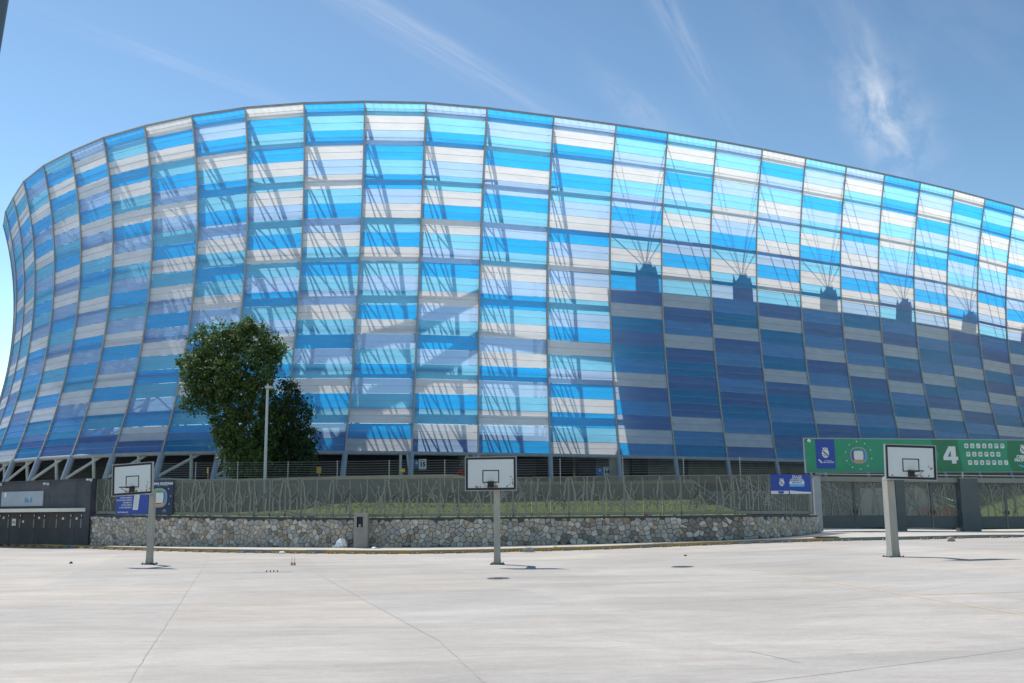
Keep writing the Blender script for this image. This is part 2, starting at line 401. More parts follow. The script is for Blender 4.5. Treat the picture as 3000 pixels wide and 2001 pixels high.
# rear wall of the stand, close behind the foil on the right: throws the lower rows into shade
def waist(i): return S(i, rowf(11.2))
stand = MB(); SO = 4.0; i0 = OFF+15
def ztop(i): return waist(i).z+5.1
a_prev = None
for i in range(i0, NM):
    p = waist(i)-Nv(i)*SO
    if i == i0: p = waist(i)-Nv(i)*SO+Vector((-.9, -.5, 0))
    if a_prev is not None:
        A, B = a_prev; q = Vector((p.x, p.y, ztop(i))); back = Nv(i)*.5
        stand.hexa([Vector((A.x, A.y, 4))-back, Vector((p.x, p.y, 4))-back, Vector((p.x, p.y, 4)), Vector((A.x, A.y, 4))],
                   [Vector((A.x, A.y, A.z))-back, q-back, q, Vector((A.x, A.y, A.z))])
    a_prev = (Vector((p.x, p.y, ztop(i))), p)
stand.build('stand_wall', CONC_D, st)
for i in range(i0, NM-2, 2):          # every second bay a pier head rises above it, with stays fanning out to the ribs
    a, b = waist(i)-Nv(i)*SO, waist(i+1)-Nv(i+1)*SO; d = (b-a).normalized(); nb = Nv(i); z = ztop(i)
    mb = MB(); c = a.lerp(b, .60); hw = 1.15
    prof = [(-hw*1.1, 0), (hw*1.25, 0), (hw*1.2, 1.8), (hw*1.0, 2.5), (hw*.7, 2.35), (hw*.55, 2.9), (hw*.2, 2.6), (-hw*.1, 2.8), (-hw*.35, 2.3), (-hw*.7, 1.9), (-hw*.95, 2.6), (-hw*1.05, 1.6)]
    ring = [Vector((c.x, c.y, z))+d*x+Vector((0, 0, h)) for x, h in prof]
    mb.hexa([p-nb*.4 for p in ring], [p for p in ring]); mb.build('pier_head', CONC_D, st)
    mb = MB(); top = Vector((c.x, c.y, z+2.3))
    for k in range(0, 4):
        mb.tube(top, S(i, rowf(LEV[k]))-Nv(i)*.25, .036, 5); mb.tube(top, S(i+1, rowf(LEV[k]))-Nv(i+1)*.25, .036, 5)
    for k in (0, 1, 2):
        mb.tube(S(i+1, rowf(LEV[k]))-Nv(i+1)*.3, waist(i+2)-Nv(i+2)*(SO-.3)+Vector((0, 0, 6-3*k)), .05, 5)
    mb.build('stay', STEEL, st)
# unseen slab added behind the bottom edge to block light, and the dark ground-floor wall under the facade
slab = MB()
for i in range(0, NM-1):
    a, b = S(i, 1), S(i+1, 1); na, nb = Nv(i), Nv(i+1); z0, z1 = 7.25, 7.55
    f = lambda p, n, o, z: Vector((p.x-n.x*o, p.y-n.y*o, z))
    slab.hexa([f(a, na, 1.0, z0), f(b, nb, 1.0, z0), f(b, nb, 8.0, z0), f(a, na, 8.0, z0)], [f(a, na, 1.0, z1), f(b, nb, 1.0, z1), f(b, nb, 8.0, z1), f(a, na, 8.0, z1)])
slab.build('light_block_slab', PIER_M, st)
TZ = 3.75
for i in range(0, NM-1):
    a, b = S(i, 1), S(i+1, 1); na, nb = Nv(i), Nv(i+1); j = i-OFF
    mb = MB(); of = 5.5
    n = 1 if j < 13 else 1
    A = Vector((a.x-na.x*of, a.y-na.y*of, 0)); B = Vector((b.x-nb.x*of, b.y-nb.y*of, 0)); nn = (na+nb).normalized()
    if j < 13:
        z = TZ
        while z < 7.3:
            mb.hexa([A+Vector((0, 0, z)), B+Vector((0, 0, z)), B+Vector((0, 0, z))-nn*.1, A+Vector((0, 0, z))-nn*.1],
                    [A+Vector((0, 0, z+.27)), B+Vector((0, 0, z+.27)), B+Vector((0, 0, z+.27))-nn*.1, A+Vector((0, 0, z+.27))-nn*.1]); z += .30
        mb.build('cladding_board', SLATE, st)
    else:
        mb.hexa([A+Vector((0, 0, 2)), A.lerp(B, .3)+Vector((0, 0, 2)), A.lerp(B, .3)+Vector((0, 0, 2))-nn*.6, A+Vector((0, 0, 2))-nn*.6],
                [A+Vector((0, 0, 7.2)), A.lerp(B, .3)+Vector((0, 0, 7.2)), A.lerp(B, .3)+Vector((0, 0, 7.2))-nn*.6, A+Vector((0, 0, 7.2))-nn*.6])
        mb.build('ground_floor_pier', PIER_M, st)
        m2 = MB(); m2.hexa([A+Vector((0, 0, 6.4)), B+Vector((0, 0, 6.4)), B+Vector((0, 0, 6.4))-nn*.3, A+Vector((0, 0, 6.4))-nn*.3],
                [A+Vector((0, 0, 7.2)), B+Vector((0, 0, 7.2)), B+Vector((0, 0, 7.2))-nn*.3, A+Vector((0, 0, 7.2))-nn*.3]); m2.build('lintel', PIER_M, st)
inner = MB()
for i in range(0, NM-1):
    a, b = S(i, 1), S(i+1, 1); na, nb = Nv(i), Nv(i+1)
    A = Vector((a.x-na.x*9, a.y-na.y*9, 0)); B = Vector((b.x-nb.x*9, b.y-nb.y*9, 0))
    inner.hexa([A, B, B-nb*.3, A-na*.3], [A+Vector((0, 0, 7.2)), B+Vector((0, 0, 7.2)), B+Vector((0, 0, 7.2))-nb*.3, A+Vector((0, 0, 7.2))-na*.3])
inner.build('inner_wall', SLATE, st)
for i in (OFF-3, OFF-1):
    p = S(i, 1); q = p-Nv(i)*10; mb = MB(); mb.hexa([(p.x, p.y, 0), (q.x, q.y, 0), (q.x, q.y+.3, 0), (p.x, p.y+.3, 0)], [(p.x, p.y, 7.2), (q.x, q.y, 7.2), (q.x, q.y+.3, 7.2), (p.x, p.y+.3, 7.2)]); mb.build('end_wall', SLATE, st)
# raking struts that carry each mullion on to the ground
for i in range(0, NM):
    j = i-OFF; p = S(i, 1); d = (S(i, 1)-S(i, .93)).normalized(); e = p+d*((TZ-.6-p.z)/d.z) if d.z < -.1 else p-Vector((0, 0, 2))
    mb = MB(); mb.tube(p+Vector((0, 0, -.1)), e, .20 if j > 8 else .24, 12); mb.build('strut', STRUT, st, smooth=False)
    if j <= 9 and j > -5:
        mb = MB(); q = S(i+1, 1); m = p.lerp(q, .52)-Vector((0, 0, .1)); mi = m-Nv(i)*.4
        mb.tube(m, Vector((mi.x-.15, mi.y, TZ-.5)), .13, 8)
        mb.tube(Vector((e.x, e.y, e.z)).lerp(p, .38), m.lerp(q, .25)-Nv(i)*.2+Vector((0, 0, -.1)), .11, 8)
        f1 = e.lerp(p, .38); mb.tube(f1+Vector((0, 0, -.1)), Vector((mi.x, mi.y, TZ+.35)), .11, 8)
        mb.build('pipe_frame', PIPE, st)
    if j in (9, 10, 12, 13):
        mb = MB(); q = S(i+(1 if j < 11 else -1), 1); m = p.lerp(q, .10 if j < 11 else .17)-Vector((0, 0, .1)); mb.tube(m, m+Vector((0, .1, -2.9)), .11, 8)
        mb.tube(e.lerp(p, .35), p.lerp(q, .07)-Vector((0, 0, .1)), .09, 8); mb.build('pipe_frame', PIPE, st)
# ------------------------------------------------------------------ ground, kerb, pavement
def concrete_ground():
    m = bpy.data.materials.new('worn_concrete'); m.use_nodes = True; t = m.node_tree; b = t.nodes['Principled BSDF']
    b.inputs['Roughness'].default_value = .85; b.inputs['Specular IOR Level'].default_value = .25
    co = t.nodes.new('ShaderNodeTexCoord')
    def noise(sc_, stretch, det=6, rough=.6, dist=0.0, rot=0.0):
        mp = t.nodes.new('ShaderNodeMapping'); mp.inputs['Scale'].default_value = stretch; mp.inputs['Rotation'].default_value = (0, 0, rot)
        n = t.nodes.new('ShaderNodeTexNoise'); n.inputs['Scale'].default_value = sc_; n.inputs['Detail'].default_value = det; n.inputs['Roughness'].default_value = rough; n.inputs['Distortion'].default_value = dist
        t.links.new(co.outputs['Object'], mp.inputs[0]); t.links.new(mp.outputs[0], n.inputs['Vector']); return n.outputs['Fac']
    def rng_(x, a, b_, lo, hi):
        n = t.nodes.new('ShaderNodeMapRange'); t.links.new(x, n.inputs[0])
        for k, v in zip((1, 2, 3, 4), (a, b_, lo, hi)): n.inputs[k].default_value = v
        return n.outputs[0]
    def mul(x, y):
        n = t.nodes.new('ShaderNodeMath'); n.operation = 'MULTIPLY'; t.links.new(x, n.inputs[0]); t.links.new(y, n.inputs[1]); return n.outputs[0]
    big = rng_(noise(.09, (1, 1, 1), 3), .3, .7, .88, 1.08)
    mid = rng_(noise(.5, (.35, 1.3, 1), 6, .65, .8, R(3)), .3, .7, .88, 1.07)
    streaks = rng_(noise(1.0, (.45, 2.4, 1), 7, .7, .8, R(5)), .32, .68, .93, 1.05)
    fine = rng_(noise(14, (1, 1, 1), 7, .75), .3, .7, .92, 1.07)
    marks = rng_(noise(.8, (.5, 2.2, 1), 8, .7, 1.6, R(8)), .60, .70, 1.0, .82)
    specks = rng_(noise(5.0, (1, 2.5, 1), 4, .7, .4), .69, .75, 1.0, .74)
    # cast slabs laid out on a grid turned 15.6 degrees, each poured a little lighter, darker, warmer or cooler
    mp = t.nodes.new('ShaderNodeMapping'); mp.inputs['Rotation'].default_value = (0, 0, R(-15.4)); mp.inputs['Location'].default_value = (1.10, 0, 0)
    t.links.new(co.outputs['Object'], mp.inputs[0]); dv = t.nodes.new('ShaderNodeVectorMath'); dv.operation = 'DIVIDE'; dv.inputs[1].default_value = (4.09, 6.3, 1); t.links.new(mp.outputs[0], dv.inputs[0])
    fl = t.nodes.new('ShaderNodeVectorMath'); fl.operation = 'FLOOR'; t.links.new(dv.outputs[0], fl.inputs[0]); wn = t.nodes.new('ShaderNodeTexWhiteNoise'); wn.noise_dimensions = '2D'; t.links.new(fl.outputs[0], wn.inputs['Vector'])
    slab = rng_(wn.outputs['Value'], 0, 1, .945, 1.045)
    patch = rng_(noise(.22, (.6, 1.2, 1), 7, .72, 1.5, R(6)), .42, .62, .90, 1.03)
    grain = rng_(noise(3.2, (.7, 1.6, 1), 9, .8, .4, R(5)), .35, .65, .92, 1.06)
    v = mul(mul(mul(big, mid), mul(streaks, fine)), mul(mul(marks, specks), mul(slab, mul(patch, grain))))
    cm = t.nodes.new('ShaderNodeMix'); cm.data_type = 'RGBA'; cm.inputs[6].default_value = (.452, .427, .402, 1); cm.inputs[7].default_value = (.500, .450, .398, 1)
    t.links.new(wn.outputs['Color'], cm.inputs[0])
    vm = t.nodes.new('ShaderNodeVectorMath'); vm.operation = 'SCALE'; t.links.new(cm.outputs[2], vm.inputs[0]); t.links.new(v, vm.inputs['Scale'])
    t.links.new(vm.outputs[0], b.inputs['Base Color'])
    bp = t.nodes.new('ShaderNodeBump'); bp.inputs['Strength'].default_value = .35; bp.inputs['Distance'].default_value = .01
    t.links.new(noise(60, (1, 1.6, 1), 4, .7), bp.inputs['Height']); t.links.new(bp.outputs[0], b.inputs['Normal'])
    return m
GROUND = concrete_ground()
mb = MB(); xs = [-3000, -400, -80, -40] + [x for x in np.arange(-20, 26.1, 1.0)] + [40, 80, 400, 3000]; ys = [-200, -20, 0, 20, 40, 70, 120, 3000]
for y in ys:
    for x in xs: mb.v.append((x, y, g(x)))
for b in range(len(ys)-1):
    for a in range(len(xs)-1):
        k = b*len(xs)+a; mb.f.append((k, k+1, k+1+len(xs), k+len(xs))); mb.m.append(0)
tag(mb.build('ground', GROUND, smooth=True), kind='structure')
def ribbon(mb, pts, width, h):
    for a, b in zip(pts[:-1], pts[1:]):
        d = Vector((b.x-a.x, b.y-a.y, 0)).normalized(); s = Vector((-d.y, d.x, 0))*width/2
        f = lambda p: Vector((p.x, p.y, g(p.x)+h))
        mb.quad(f(a-s), f(b-s), f(b+s), f(a+s))
def jit(a, b, n, w):
    out = []; 
    for k in range(n+1):
        p = a.lerp(b, k/n); out.append(Vector((p.x+random.uniform(-w, w), p.y, p.z)))
    return out
JOINT = mat('joint_dirt', (.35, .335, .315), .95, .3, 6)
mb = MB()
for (u0, v0, u1, v1) in ((617, 1628, 372, 2010), (890, 1660, 1290, 1880), (1290, 1880, 1420, 2001), (2195, 1908, 2345, 1943), (2200, 2001, 3000, 1900), (1500, 1880, 2900, 1700)):
    a, b = on_ground(u0, v0), on_ground(u1, v1); L = (b-a).length; ribbon(mb, jit(a, b, int(L*2.5)+2, .012), .014 if u0 != 1500 else .008, .004)
tag(mb.build('expansion_joint', JOINT), kind='structure')
YP = mat('worn_yellow_line', (.62, .44, .20), .9, .1, 3.0, c2=(.52, .45, .35))
mb = MB()
for (u0, v0, u1, v1, w_) in ((2205, 1667, 3010, 1803, .07), (2690, 1743, 3010, 1734, .06)):
    a, b = on_ground(u0, v0), on_ground(u1, v1); ribbon(mb, jit(a, b, 30, .01), w_, .004)
tag(mb.build('parking_line', YP), kind='structure')

def interp_path(pts, step):
    out = [pts[0]]; acc = 0.0
    segs = list(zip(pts[:-1], pts[1:])); total = sum((b-a).length for a, b in segs); n = int(total/step)
    for k in range(1, n+1):
        s = k*total/n
        for a, b in segs:
            L = (b-a).length
            if s <= L+1e-9: out.append(a.lerp(b, min(1, s/L))); break
            s -= L
    return out
def smooth_path(pts, n=8):
    out = []
    for k in range(len(pts)-1):
        p0, p1, p2, p3 = pts[max(0, k-1)], pts[k], pts[k+1], pts[min(len(pts)-1, k+2)]
        for s in range(n):
            t = s/n; out.append(.5*((2*p1)+(p2-p0)*t+(2*p0-5*p1+4*p2-p3)*t*t+(3*p1-p0-3*p2+p3)*t**3))
    out.append(pts[-1]); return out
KU = [(-700, 1577), (0, 1598), (400, 1612), (700, 1619), (1000, 1622), (1250, 1622), (1600, 1614), (2000, 1600), (2400, 1586), (2700, 1580), (3000, 1575), (3500, 1568)]
kerb_pts = interp_path(smooth_path([on_ground(u, v) for u, v in KU], 10), 1.0)
WU = [(262, 1597), (500, 1600), (800, 1602), (1080, 1603), (1350, 1601), (1600, 1596), (1900, 1589), (2100, 1583), (2230, 1577), (2320, 1569), (2403, 1559)]
wall_pts = smooth_path([on_ground(u, v, .15) for u, v in WU], 6)
def flat(p, h): return Vector((p.x, p.y, g(p.x)+h))
PAVE = mat('pavement_concrete', (.50, .47, .43), .9, .12, .8, bump=.2, stretch=(1, 2, 1))
pb = [on_ground(-700, 1579, .15)] + [on_ground(u, v, .15) for u, v in [(0, 1592)]] + wall_pts + [on_ground(u, v, .15) for u, v in ((2700, 1553), (3000, 1553), (3500, 1553))]
kb = interp_path(pb, 1.0)
mb = MB(); n = 110
ka = [kerb_pts[int(k*(len(kerb_pts)-1)/n)] for k in range(n+1)]
def sample(pts, s):
    x = s*(len(pts)-1); k = min(int(x), len(pts)-2); return pts[k].lerp(pts[k+1], x-k)
for k in range(n):
    a0, a1 = sample(kerb_pts, k/n), sample(kerb_pts, (k+1)/n); b0, b1 = sample(kb, k/n), sample(kb, (k+1)/n)
    off = Vector((0, .16, 0)); ext = Vector((0, 3.0, 0))
    mb.quad(flat(a0+off, .15), flat(a1+off, .15), flat(b1, .15), flat(b0, .15)); mb.quad(flat(b0, .15), flat(b1, .15), flat(b1+ext, .15), flat(b0+ext, .15))
tag(mb.build('pavement', PAVE), kind='structure')
def kerb_mat():
    m = mat('kerb_paint', (.50, .31, .07), .8, .1, .35, c2=(.30, .23, .14), detail=3)
    return m
KERB = kerb_mat(); KERB_G = mat('kerb_concrete', (.24, .235, .22), .9, .2, 2)
for k in range(len(kerb_pts)-1):           # kerb stones, each a piece with its own joint
    a, b = kerb_pts[k], kerb_pts[k+1]; d = (b-a).normalized(); s = Vector((-d.y, d.x, 0))*.16; a = a+d*.008; b = b-d*.008
    if k == 0: kerb = wempty('kerb', tuple(kerb_pts[0])); kerb['kind'] = 'structure'
    mb = MB(); hh = .155+random.uniform(-.006, .006)
    mb.hexa([flat(a, -.05), flat(b, -.05), flat(b+s, -.05), flat(a+s, -.05)], [flat(a+s*.12, hh), flat(b+s*.12, hh), flat(b+s, hh), flat(a+s, hh)])
    px = project(a)[0]
    mb.build('kerb_stone', KERB if (-200 < px < 2130 and random.random() > .12) or (2300 < px < 2420) else KERB_G, kerb)

# parking blocks in front of the kerb
RUB = mat('block_rubber', (.20, .195, .185), .9, .25, 6); YEL = mat('yellow_reflector', (.60, .40, .10), .6, .3, 9)
pbk = None; cnt = 0; blocks = []
for k in range(1, len(kerb_pts)-1):
    a, b = kerb_pts[k], kerb_pts[k+1]; c = a.lerp(b, .5); pu = project(c)[0]
    if not (-40 < pu < 3040): continue
    if 2600 < pu < 2650 or 2810 < pu < 2870: continue
    d = (b-a).normalized(); nrm = Vector((d.y, -d.x, 0)); cnt += 1
    p = c+nrm*.22; ang = math.atan2(d.y, d.x)
    if pbk is None:
        pbk = empty('parking_block', flat(p, 0), ang)
        mb = MB(); X = .25
        mb.hexa([(-X, -.075, 0), (X, -.075, 0), (X, .075, 0), (-X, .075, 0)], [(-X*.88, -.045, .085), (X*.88, -.045, .085), (X*.88, .045, .085), (-X*.88, .045, .085)])
        body = mb.build('block', RUB, pbk, local=True)
        refl = []
        for sx in (-.12, .10):
            m2 = MB(); m2.box((sx, -.064, .045), (.085, .012, .05)); refl.append(m2.build('reflector', YEL, pbk, local=True))
        o = pbk; kids = [body]+refl
    else:
        o = pbk.copy(); col.objects.link(o); o.location = flat(p, 0)+Vector((random.uniform(-.06, .06), random.uniform(-.04, .04), 0)); o.rotation_euler = (0, 0, ang+random.uniform(-.12, .12))
        for q in kids:
            if q is not kids[0] and random.random() < .25: continue
            c2 = q.copy(); col.objects.link(c2); c2.parent = o
    blocks.append((pu, o))
marks_ = ((208, 'small dark stone'), (438, 'left hoop post'), (828, 'crumpled white paper'), (1061, 'meter pillar'), (1457, 'middle hoop post'), (2008, 'tiny reddish lump'), (2425, 'storm drain'), (2617, 'right hoop post'), (2784, 'pale round stone'))
ORD = 'first second third fourth fifth sixth seventh eighth ninth tenth eleventh twelfth thirteenth fourteenth fifteenth sixteenth'.split()
for pu, o in blocks:
    mu, mn = min(marks_, key=lambda m: abs(m[0]-pu)); side = 'right' if pu > mu else 'left'
    rank = sum(1 for q, _ in blocks if min(mu, pu) < q < max(mu, pu)); tag(o, 'low dark parking block at the kerb, %s to the %s of the %s' % (ORD[rank], side, mn), 'parking block', 'parking blocks along the kerb')

# ------------------------------------------------------------------ rubble stone wall
def vt(u): return float(np.interp(u, [262, 800, 1080, 1500, 1900, 2200, 2403], [1513, 1521, 1523, 1520, 1517, 1514, 1514]))
def ft(u): return float(np.interp(u, [262, 700, 1080, 1500, 1900, 2250, 2403], [1405, 1404, 1402, 1398, 1392, 1390, 1390]))
dense = interp_path(wall_pts, .25)
cum = [0.0]
for a, b in zip(dense[:-1], dense[1:]): cum.append(cum[-1]+(b-a).length)
LW = cum[-1]
def zat(p, v):
    d = ray(project(p)[0], v); return HC+d.z*p.y/d.y
ztopw = [zat(p, vt(project(p)[0])) for p in dense]; ztopf = [zat(p, ft(project(p)[0])) for p in dense]
def wp(s):
    s = min(max(s, 0), LW); k = min(int(np.searchsorted(cum, s, side='right'))-1, len(dense)-2); k = max(k, 0)
    t = (s-cum[k])/(cum[k+1]-cum[k]); d = (dense[k+1]-dense[k]); d.z = 0; d.normalize()
    return dense[k].lerp(dense[k+1], t), d, Vector((d.y, -d.x, 0)), ztopw[k]*(1-t)+ztopw[k+1]*t, ztopf[k]*(1-t)+ztopf[k+1]*t
def s_of_u(u): return min(np.arange(0, LW, .05), key=lambda s: abs(project(wp(s)[0])[0]-u))
rw = wempty('rubble_wall', tuple(wall_pts[0]), label='long low wall of irregular tan and grey rubble stones below the perforated fence', cat='stone wall')
MORT = mat('dark_mortar', (.10, .095, .088), .95, .25, 4, bump=.4)
core = MB(); NS = 90
for k in range(NS):
    a, d, n, zt, _ = wp(LW*k/NS); b, d2, n2, zt2, _ = wp(LW*(k+1)/NS)
    f = lambda p, n_, o, z: Vector((p.x+n_.x*o, p.y+n_.y*o, z))
    core.hexa([f(a, n, 0, -.1), f(b, n2, 0, -.1), f(b, n2, -.45, -.1), f(a, n, -.45, -.1)], [f(a, n, 0, zt-.02), f(b, n2, 0, zt2-.02), f(b, n2, -.45, zt2-.02), f(a, n, -.45, zt-.02)])
core.build('wall_core', MORT, rw)
cop = MB()
for k in range(NS):
    a, d, n, zt, _ = wp(LW*k/NS); b, d2, n2, zt2, _ = wp(LW*(k+1)/NS)
    cop.hexa([f(a, n, -.10, zt-.02), f(b, n2, -.10, zt2-.02), f(b, n2, -.5, zt2-.02), f(a, n, -.5, zt-.02)], [f(a, n, -.13, zt+.10), f(b, n2, -.13, zt2+.10), f(b, n2, -.5, zt2+.10), f(a, n, -.5, zt+.10)])
cop.build('coping', mat('dark_coping', (.10, .10, .10), .9, .3, 3), rw)
def stone_mat(name, c):
    m = mat(name, c, .9, .22, 7, bump=.6, bscale=25, detail=8)
    return m
STONES = [stone_mat('stone_'+n_, c) for n_, c in (('grey', (.40, .37, .34)), ('tan', (.46, .39, .32)), ('pale', (.56, .53, .49)), ('brown', (.33, .26, .205)), ('dark', (.23, .21, .19)), ('blue_grey', (.36, .355, .35)))]
def clip(poly_, px, py, nx_, ny_):
    out = []; n = len(poly_)
    for i in range(n):
        a, b = poly_[i], poly_[(i+1) % n]; da = (a[0]-px)*nx_+(a[1]-py)*ny_; db = (b[0]-px)*nx_+(b[1]-py)*ny_
        if da <= 0: out.append(a)
        if (da < 0 < db) or (db < 0 < da):
            t = da/(da-db); out.append((a[0]+(b[0]-a[0])*t, a[1]+(b[1]-a[1])*t))
    return out
CW, CH = .285, .225; ncx = int(LW/CW); rows_ = 9
seeds = {}
sr = random.Random(3)
for cx in range(-1, ncx+1):
    for cy in range(-1, rows_):
        seeds[cx, cy] = ((cx+.5+sr.uniform(-.50, .50)+(.5 if cy % 2 else 0))*CW, (cy+.35+sr.uniform(-.48, .48))*CH)
stones = []
for (cx, cy), (sx, sy) in seeds.items():
    if cx < 0 or cy < 0: continue
    _, _, _, zt, _ = wp(min(max(sx, 0), LW)); zb = g(wp(min(max(sx, 0), LW))[0].x)+.15
    hh = zt-zb
    if sy > hh or sx < 0 or sx > LW: continue
    pl = [(max(0, sx-.6), 0), (min(LW, sx+.6), 0), (min(LW, sx+.6), hh-.005), (max(0, sx-.6), hh-.005)]
    for dx in (-2, -1, 0, 1, 2):
        for dy in (-2, -1, 0, 1, 2):
            q = seeds.get((cx+dx, cy+dy))
            if q is None or (dx == 0 and dy == 0): continue
            nx_, ny_ = q[0]-sx, q[1]-sy; L = math.hypot(nx_, ny_); nx_ /= L; ny_ /= L
            gap = sr.uniform(.004, .012)
            pl = clip(pl, (q[0]+sx)/2-nx_*gap, (q[1]+sy)/2-ny_*gap, nx_, ny_)
            if len(pl) < 3: break
        if len(pl) < 3: break
    if len(pl) < 3: continue
    ar = .5*abs(sum(pl[i][0]*pl[(i+1) % len(pl)][1]-pl[(i+1) % len(pl)][0]*pl[i][1] for i in range(len(pl))))
    if ar < .006: continue
    P0 = wp(sx)[0]; stones.append((ar/(P0.y**2), sx, sy, zb, pl))
stones.sort(key=lambda s: -s[0])
def stone(mb, sx, sy, zb, pl):
    cxm = sum(p[0] for p in pl)/len(pl); cym = sum(p[1] for p in pl)/len(pl); dep = sr.uniform(.02, .05)
    def P3(p, k, o):
        x, y = cxm+(p[0]-cxm)*k, cym+(p[1]-cym)*k; q, d, n, _, _ = wp(x); return Vector((q.x+n.x*o, q.y+n.y*o, zb+y))
    r0 = [P3(p, 1, -.01) for p in pl]; r1 = [P3(p, .97, dep*.7) for p in pl]; r2 = [P3(p, .87, dep+sr.uniform(-.006, .006)) for p in pl]
    n = len(pl); base = len(mb.v); mb.v += [tuple(x) for x in r0+r1+r2]
    for a in (0, n):
        for i in range(n):
            j = (i+1) % n; mb.f.append((base+a+i, base+a+j, base+a+n+j, base+a+n+i)); mb.m.append(mb.cm)
    mb.f.append(tuple(base+2*n+i for i in range(n))); mb.m.append(mb.cm)
rest = MB()
for k, (_, sx, sy, zb, pl) in enumerate(stones):
    # weathering: darker damp stones in a few stretches near the foot
    u = project(wp(sx)[0])[0]; wet = (1650 < u < 1760 and sy < .6) or (2000 < u < 2180)
    w_ = sr.random()
    mi = (4 if wet and w_ < .6 else (0 if w_ < .32 else 1 if w_ < .55 else 2 if w_ < .74 else 3 if w_ < .83 else 5 if w_ < .95 else 4))
    if k < 300: mb = MB(); stone(mb, sx, sy, zb, pl); mb.build('stone', STONES[mi], rw)
    else: rest.cm = mi; stone(rest, sx, sy, zb, pl)
rest.build('stone', STONES, rw)['kind'] = 'stuff'

# ------------------------------------------------------------------ perforated fence on the wall
def mesh_sheet(name, c, a):
    m = bpy.data.materials.new(name); m.use_nodes = True; t = m.node_tree; b = t.nodes['Principled BSDF']
    b.inputs['Base Color'].default_value = (*c, 1); b.inputs['Roughness'].default_value = .6
    o = t.nodes['Material Output']; tp = t.nodes.new('ShaderNodeBsdfTransparent'); mx = t.nodes.new('ShaderNodeMixShader'); mx.inputs[0].default_value = a
    t.links.new(b.outputs[0], mx.inputs[1]); t.links.new(tp.outputs[0], mx.inputs[2]); t.links.new(mx.outputs[0], o.inputs[0]); return m
PERF = mesh_sheet('perforated_sheet', (.14, .15, .135), .60)
FENCE = mat('fence_paint', (.225, .23, .20), .6, .08, 2)
FENCE_D = mat('gate_paint', (.085, .105, .115), .6, .1, 1.5)
def branches(wd, hgt, seed, z0=.25):
    """flat cut-out tree pattern, strips in the XZ plane"""
    rr = random.Random(seed); mb = MB()
    def strip(x0, z0_, x1, z1, w_):
        d = Vector((x1-x0, 0, z1-z0_))
        if d.length < 1e-4: return
        d.normalize(); s = Vector((-d.z, 0, d.x))*w_/2; a, b = Vector((x0, 0, z0_)), Vector((x1, 0, z1)); y = Vector((0, .006, 0))
        mb.hexa([a-s-y, b-s*.85-y, b-s*.85+y, a-s+y], [a+s-y, b+s*.85-y, b+s*.85+y, a+s+y])
    X = wd/2-.03
    def clampx(x): return max(-X, min(X, x))
    def grow(x, z, ang, w_, n, dep):
        for k in range(n):
            L = rr.uniform(.13, .24); ang += rr.uniform(-.28, .28); ang *= .92
            x2, z2 = x+math.sin(ang)*L, z+math.cos(ang)*L
            if z2 > hgt-.03: z2 = hgt-.03
            strip(clampx(x), z, clampx(x2), z2, w_); x, z = x2, z2
            if abs(x) > X or z >= hgt-.03: return
            if dep > 0 and rr.random() < .30: grow(x, z, ang+rr.choice((-1, 1))*rr.uniform(.5, 1.0), w_*.5, rr.randint(3, 6), dep-1)
            w_ *= .95
    for k in range(2 if wd < 1.4 else 4):
        grow(-X+wd*(k+rr.uniform(.2, .8))/(2 if wd < 1.4 else 4), z0, rr.uniform(-.12, .12), rr.uniform(.09, .14), 16, 2)
    for k in range(3):
        x, z = rr.uniform(-X, X), rr.uniform(z0, hgt*.55); grow(x, z, rr.uniform(-1.2, 1.2), .045, 4, 0)
    return mb
fence = wempty('perforated_fence', tuple(wall_pts[0]), label='long grey-green perforated metal fence with cut-out tree pattern standing on the rubble wall', cat='fence')
NP = int(LW/.93); PWD = LW/NP
pm = []
for k in range(6):
    mb = branches(PWD, 2.05, 40+k); me = bpy.data.meshes.new('branch_pattern'); me.from_pydata(mb.v, [], mb.f); me.materials.append(FENCE); pm.append(me)
mb = MB(); mb.box((0, .02, 1.05), (PWD-.02, .004, 2.02)); sheet_me = bpy.data.meshes.new('sheet'); sheet_me.from_pydata(mb.v, [], mb.f); sheet_me.materials.append(PERF)
mb = MB(); mb.box((0, .02, .12), (PWD-.02, .03, .16)); mb.box((0, .02, 2.07), (PWD-.02, .03, .03))
for sx in (-1, 1): mb.box((sx*(PWD/2-.022), .02, 1.05), (.03, .03, 2.08))
frame_me = bpy.data.meshes.new('panel_frame'); frame_me.from_pydata(mb.v, [], mb.f); frame_me.materials.append(FENCE)
o0 = Vector(fence['origin'])
for k in range(NP):
    p, d, n, zt, zf = wp((k+.5)*PWD); p = p-n*.28; sc_z = (zf-zt-.10)/2.08
    fr = link('fence_panel', frame_me, fence); fr.location = Vector((p.x, p.y, zt+.10))-o0; fr.rotation_euler = (0, 0, math.atan2(d.y, d.x)); fr.scale = (1, 1, sc_z)
    s1 = link('perforated_sheet', sheet_me, fr); s2 = link('branch_pattern', pm[random.randrange(6)], fr); s2['kind'] = 'stuff'
    if random.random() < .5: s2.scale = (-1, 1, 1)
for k in range(0, NP+1, 3):
    p, d, n, zt, zf = wp(k*PWD); p = p-n*.34; mb = MB(); mb.box((p.x, p.y, (zt+zf)/2), (.07, .07, zf-zt), X=d, Y=n); mb.build('post', FENCE, fence)

